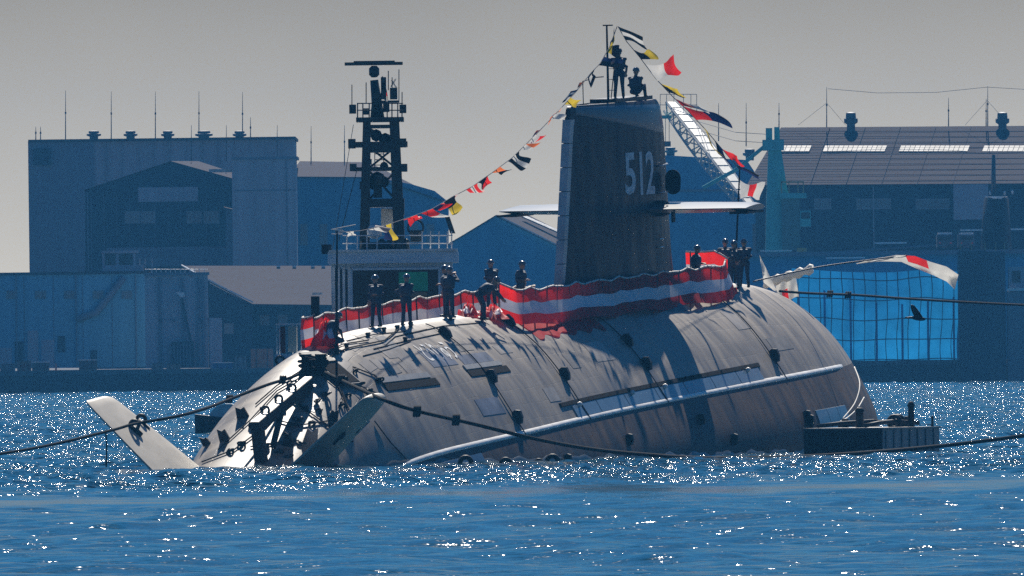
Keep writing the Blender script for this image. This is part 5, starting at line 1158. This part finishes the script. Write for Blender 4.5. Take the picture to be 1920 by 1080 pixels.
for a_, c_ in ((-1, -1), (1, -1), (-1, 1), (1, 1)): MB().tube([JP(t, a_, c_) for t in np.linspace(0, 1, 12)], .13, 5).build('chord', M_JIB, jib)
N_ = 22
for k in range(N_):
    t0, t1 = k / N_, (k + 1) / N_; f_ = 1 if k % 2 else -1
    for c_ in (-1, 1): MB().tube([JP(t0, -f_, c_), JP(t1, f_, c_)], .08, 4).build('lacing', M_JIB, jib)
    for a_ in (-1, 1): MB().tube([JP(t0, a_, -f_), JP(t1, a_, f_)], .08, 4).build('lacing', M_JIB, jib)
for k in range(14):
    t0, t1 = (k + .06) / 14, (k + .9) / 14; MB().add([JP(t0, -.8, 1.12), JP(t1, -.8, 1.12), JP(t1, .8, 1.12), JP(t0, .8, 1.12)], [(0, 1, 2, 3)]).build('walkway_plate', M_JIB, jib, solid=.05)
for x in (1240, 1252, 1266, 1284, 1298, 1309): MB().tube([sC.P(x, 214, 16.5), sC.P(x, 173, 16.5)], .035, 4).build('platform_post', M_RODS, jib)
for y in (173, 193, 214): MB().tube([sC.P(1240, y, 16.5), sC.P(1309, y, 16.5)], .04, 4).build('platform_rail', M_RODS, jib)
sC.box('tip_platform', 1238, 1262, 213, 219, M_TEAL, 15.8, 18, jib); sC.box('tip_platform', 1292, 1310, 210, 216, M_TEAL, 15.8, 18, jib)
for x in (1250, 1257): MB().tube([sC.P(x, 219, 16.8), sC.P(x, 262, 16.8)], .035, 4).build('hoist_wire', M_RODS, jib)
sC.box('hook_block', 1248, 1260, 262, 272, M_VENT, 16.5, 17.1, jib)
for y in (252, 268): MB().tube([sC.P(1445, y, 1), sC.P(1380, y - 4, 1), sC.P(1300, y - 30, 14)], .03, 4).build('luffing_wire', M_RODS, jib)
MB().tube([sC.P(1432, 275, .6), sC.P(1380, 318, .6), sC.P(1318, 352, .6)], .22, 5).build('back_stay', M_TEAL, sC.o)
# blue tarpaulin over staging
s10 = Site('blue_tarpaulin', 1645, 2066, 'large bright blue tarpaulin tied down with a grid of ropes on the quay', 'tarpaulin')
M_TARP = mat('tarp_blue', (.012, .24, .56), .8, var=.25, scale=.4, trans=.4, spec=.1); M_TROPE = mat('tarp_rope', (.01, .05, .12), .8)
def TP(u, v, off=0.0):
    y0 = 503 + 8 * sin(u * pi) - 18 * max(0, u - .62) * 1.6 * (1 - u) * 2 + (34 * max(0, u - .8)); y1 = 692 - 10 * (1 - u) + 4 * sin(u * 5)
    x = 1488 + 308 * u - 4 * (1 - v) * (1 - u) + 3 * sin(v * 6) * u
    dyy = -1.6 + .16 * sin(u * 44 + v * 2) * (1 if off == 0 else .55) + .5 * sin(u * 6 + v * 3) - .5 * sin(v * pi) - off
    return s10.P(x, y0 + (y1 - y0) * v, dyy)
MB().grid([[TP(i / 84, j / 26) for j in range(27)] for i in range(85)]).build('sheet', M_TARP, s10.o, smooth=True)
for k in range(15):
    u = (k + .5) / 15; MB().tube([TP(u + .0025 * sin(j * .9 + k), j / 14, .22) for j in range(15)], .05, 4).build('vertical_rope', M_TROPE, s10.o)
for k, v in enumerate((.08, .29, .50, .71, .92)): MB().tube([TP(i / 40, v + .008 * sin(i * .35 + k), .22) for i in range(41)], .05, 4).build('horizontal_rope', M_TROPE, s10.o)
for x_ in np.linspace(1496, 1786, 7): s10.box('staging_post', x_, x_ + 4, 515, 690, W_B, .2, .5)
MB().box(s10.P(1480, 712, -3.2), s10.P(1800, 690, -.2)).build('staging_base', M_ROOFD, s10.o)
# dark pier and the second submarine behind it
s11 = Site('dock_pier', 1840, 2060, 'tall dark steel dock pier rising from the water at the right', 'pier'); s11.o.location.z = -.5; s11.b = s11.o.location.copy()
s11.box('front_face', 1797, 1850, 470, 724, wallm('pier', (.045, .055, .075)), -2.5, 2); s11.box('side_face', 1850.2, 1885, 472, 724, wallm('pier_side', (.07, .08, .10)), -2.2, 2)
for x in (1800, 1820, 1846, 1866, 1882): MB().tube([s11.P(x, 470, -2.2), s11.P(x, 455, -2.2)], .05, 4).build('pier_rail_post', M_YEL, s11.o)
s12 = Site('docked_submarine', 1870, 2082, 'second submarine sail with a tall mast, seen small at the far right', 'submarine')
rg = []
for y, x0, x1 in ((368, 1850, 1890), (372, 1847, 1893), (420, 1843, 1896), (480, 1840, 1900), (600, 1838, 1902)):
    a, b = s12.P(x0, y), s12.P(x1, y); c = (a + b) / 2; r = (b - a).length / 2; rg.append([c + Vector((r * cos(t), 5 + 5 * sin(t), 0)) for t in np.linspace(0, 2 * pi, 25)])
MB().grid(rg).add(rg[0], [tuple(range(25))]).build('sail', M_SAIL if False else mat('far_sail', (.010, .012, .018), .7, spec=.08), s12.o, smooth=True, angle=50)
MB().grid([rg[0], [p + Vector((0, 0, -.25)) for p in rg[0]]]).build('sail_cap', M_BRIGHT, s12.o, solid=.1)
MB().tube([s12.P(1865, 366, 5), s12.P(1865, 289, 5)], [.28, .2], 8).build('periscope_mast', mat('far_mast', (.03, .04, .06), .4), s12.o, smooth=True)
MB().lathe([(3.4, 0), (3.2, 1), (2.2, 2), (.5, 2.6)], c=s12.P(1870, 600, 5), seg=16).build('casing', MATS['far_sail'], s12.o)
for x, y in ((1900, 350), (1885, 352), (1858, 352)): MB().lathe([(.08, -.3), (.12, 0), (.05, .15)], c=s12.P(x, y + 8, 4), seg=6).build('deck_lamp', M_BRIGHT, s12.o)
# pale vessel at the right edge
s13 = Site('moored_barge', 1905, 2061, 'pale work barge with vertical streaks at the right edge of the quay', 'barge'); s13.o.location.z = -.4; s13.b = s13.o.location.copy()
s13.box('barge_side', 1888, 1990, 545, 722, wallm('barge', (.20, .20, .23), (2, 2, .1)), -4, 0); s13.box('cabin', 1890, 1960, 500, 545, W_C, -3, -.5); s13.box('cabin_window', 1896, 1912, 508, 530, M_GLASS, -3.1, -3.01); s13.box('bow_rail', 1886, 1990, 540, 545, M_BRIGHT, -4.2, -4.05)
# lorries and small gear on the quay
def lorry(px, col_, label):
    s = Site('parked_lorry', px, 2081, label, 'lorry', 'lorries parked on the quay'); s.o.location.z = W(px, 469.5, 2078).z; s.b = s.o.location.copy()
    s.box('body', px - 15, px + 15, 440, 463, mat('lorry_' + col_[0], col_[1], .4), 0, 5); s.box('windscreen', px - 12, px + 12, 443, 450, M_GLASS, -.06, -.01); s.box('roof', px - 13, px + 13, 436, 440, M_BRIGHT, .2, 3)
    for x in (px - 11, px + 9): MB().tube([s.P(x, 465, -.1), s.P(x, 465, .2)], .28, 8).build('wheel', M_PBLK, s.o)
    for x in (px - 11, px + 9): s.box('tail_light', x, x + 3, 454, 457, mat('tail_red', (.6, .02, .02), .4), -.08, -.01)
lorry(1772, ('dark', (.03, .04, .06)), 'dark lorry parked on the quay nearest the long hall'); lorry(1812, ('navy', (.05, .06, .09)), 'navy lorry parked on the quay beside the second submarine')
s14 = Site('raised_roadway', 1640, 2078, 'long raised roadway deck behind the blue tarpaulin', 'platform'); s14.box('deck', 1400, 1990, 470, 478, W_E, 0, 14); s14.box('supports', 1402, 1988, 478, 690, W_D, 1, 13); s14.box('bright_edge', 1425, 1485, 469, 471.5, M_BRIGHT, -.1, .2)
for a, b, y in ((1548, 1622, 482), (1640, 1700, 454), (1800, 1842, 430), (1895, 1960, 428)): s14.box('bright_edge', a, b, y, y + 3, M_BRIGHT, -.4, -.1)  # pale strips paint in white glints on the roadway
def crate(px0, px1, py0, col_, label, name='crate', d=2066):
    s = Site(name, (px0 + px1) / 2, d, label, 'crate' if name == 'crate' else name.replace('_', ' '), 'boxes along the quay edge'); a, b = s.P(px0, py0), s.P(px1, 692)
    MB().bbox((a.x, 0, 0), (b.x, 1.6, max(.4, a.z)), .04).build('box', mat('crate_' + col_[0], col_[1], .6, var=.3), s.o)
    MB().box((a.x - .04, -.04, max(.4, a.z) + .002), (b.x + .04, 1.64, max(.4, a.z) + .08)).build('lid', M_BRIGHT if len(col_) > 2 else M_ROOFD, s.o)
    for k in (.25, .75): MB().box((a.x + (b.x - a.x) * k - .04, -.05, .02), (a.x + (b.x - a.x) * k + .04, -.002, max(.4, a.z))).build('batten', M_ROOFD, s.o)
crate(470, 512, 654, ('orange', (.50, .15, .05)), 'orange container on the quay left of the tug', 'container')
crate(60, 92, 680, ('dark', (.03, .03, .04), 1), 'black crate with bright lid, left part of the quay'); crate(32, 58, 678, ('rust', (.12, .06, .05)), 'rust-brown crate beside the black one at the far left'); crate(148, 181, 676, ('brown', (.07, .04, .04), 1), 'dark brown crate with bright lid in front of the long warehouse')
crate(312, 338, 683, ('tan', (.28, .22, .17)), 'low tan crate at the foot of the dock gate'); crate(398, 436, 681, ('blue', (.02, .10, .28), 1), 'bright blue box with white lid right of the dock gate'); crate(440, 462, 668, ('grey', (.16, .18, .2)), 'grey crate just left of the orange container'); crate(284, 306, 682, ('dun', (.2, .18, .17)), 'dun crate left of the tan one at the dock gate')
crate(0, 28, 684, ('slate', (.09, .11, .14)), 'slate crate at the left edge of the picture')
# lamp standards
for i, (x, lab) in enumerate(((105, 'thin traffic cone post on the quay between the crates'),)):
    s = Site('marker_post', x, 2065, lab, 'post'); MB().lathe([(.28, 0), (.28, .06), (.12, .1), (.04, .9)], seg=8).build('cone', mat('cone_orange', (.5, .16, .05), .6), s.o)

# ------------------------------------------------------------------ sea haze
def haze():
    o = MB().box((-1500, -60, -4.5), (1500, 3200, 45)).build('haze', mat('haze_tmp', (1, 1, 1)), None); o.data.materials.clear()
    m = bpy.data.materials.new('haze_air'); m.use_nodes = True; t = m.node_tree; t.nodes.clear(); ou = t.nodes.new('ShaderNodeOutputMaterial'); v = t.nodes.new('ShaderNodeVolumePrincipled')
    v.inputs['Color'].default_value = (.09, .43, .92, 1); v.inputs['Density'].default_value = 0.000088; v.inputs['Anisotropy'].default_value = 0.0
    t.links.new(v.outputs[0], ou.inputs['Volume']); o.data.materials.append(m); o['kind'] = 'stuff'; return o
haze()
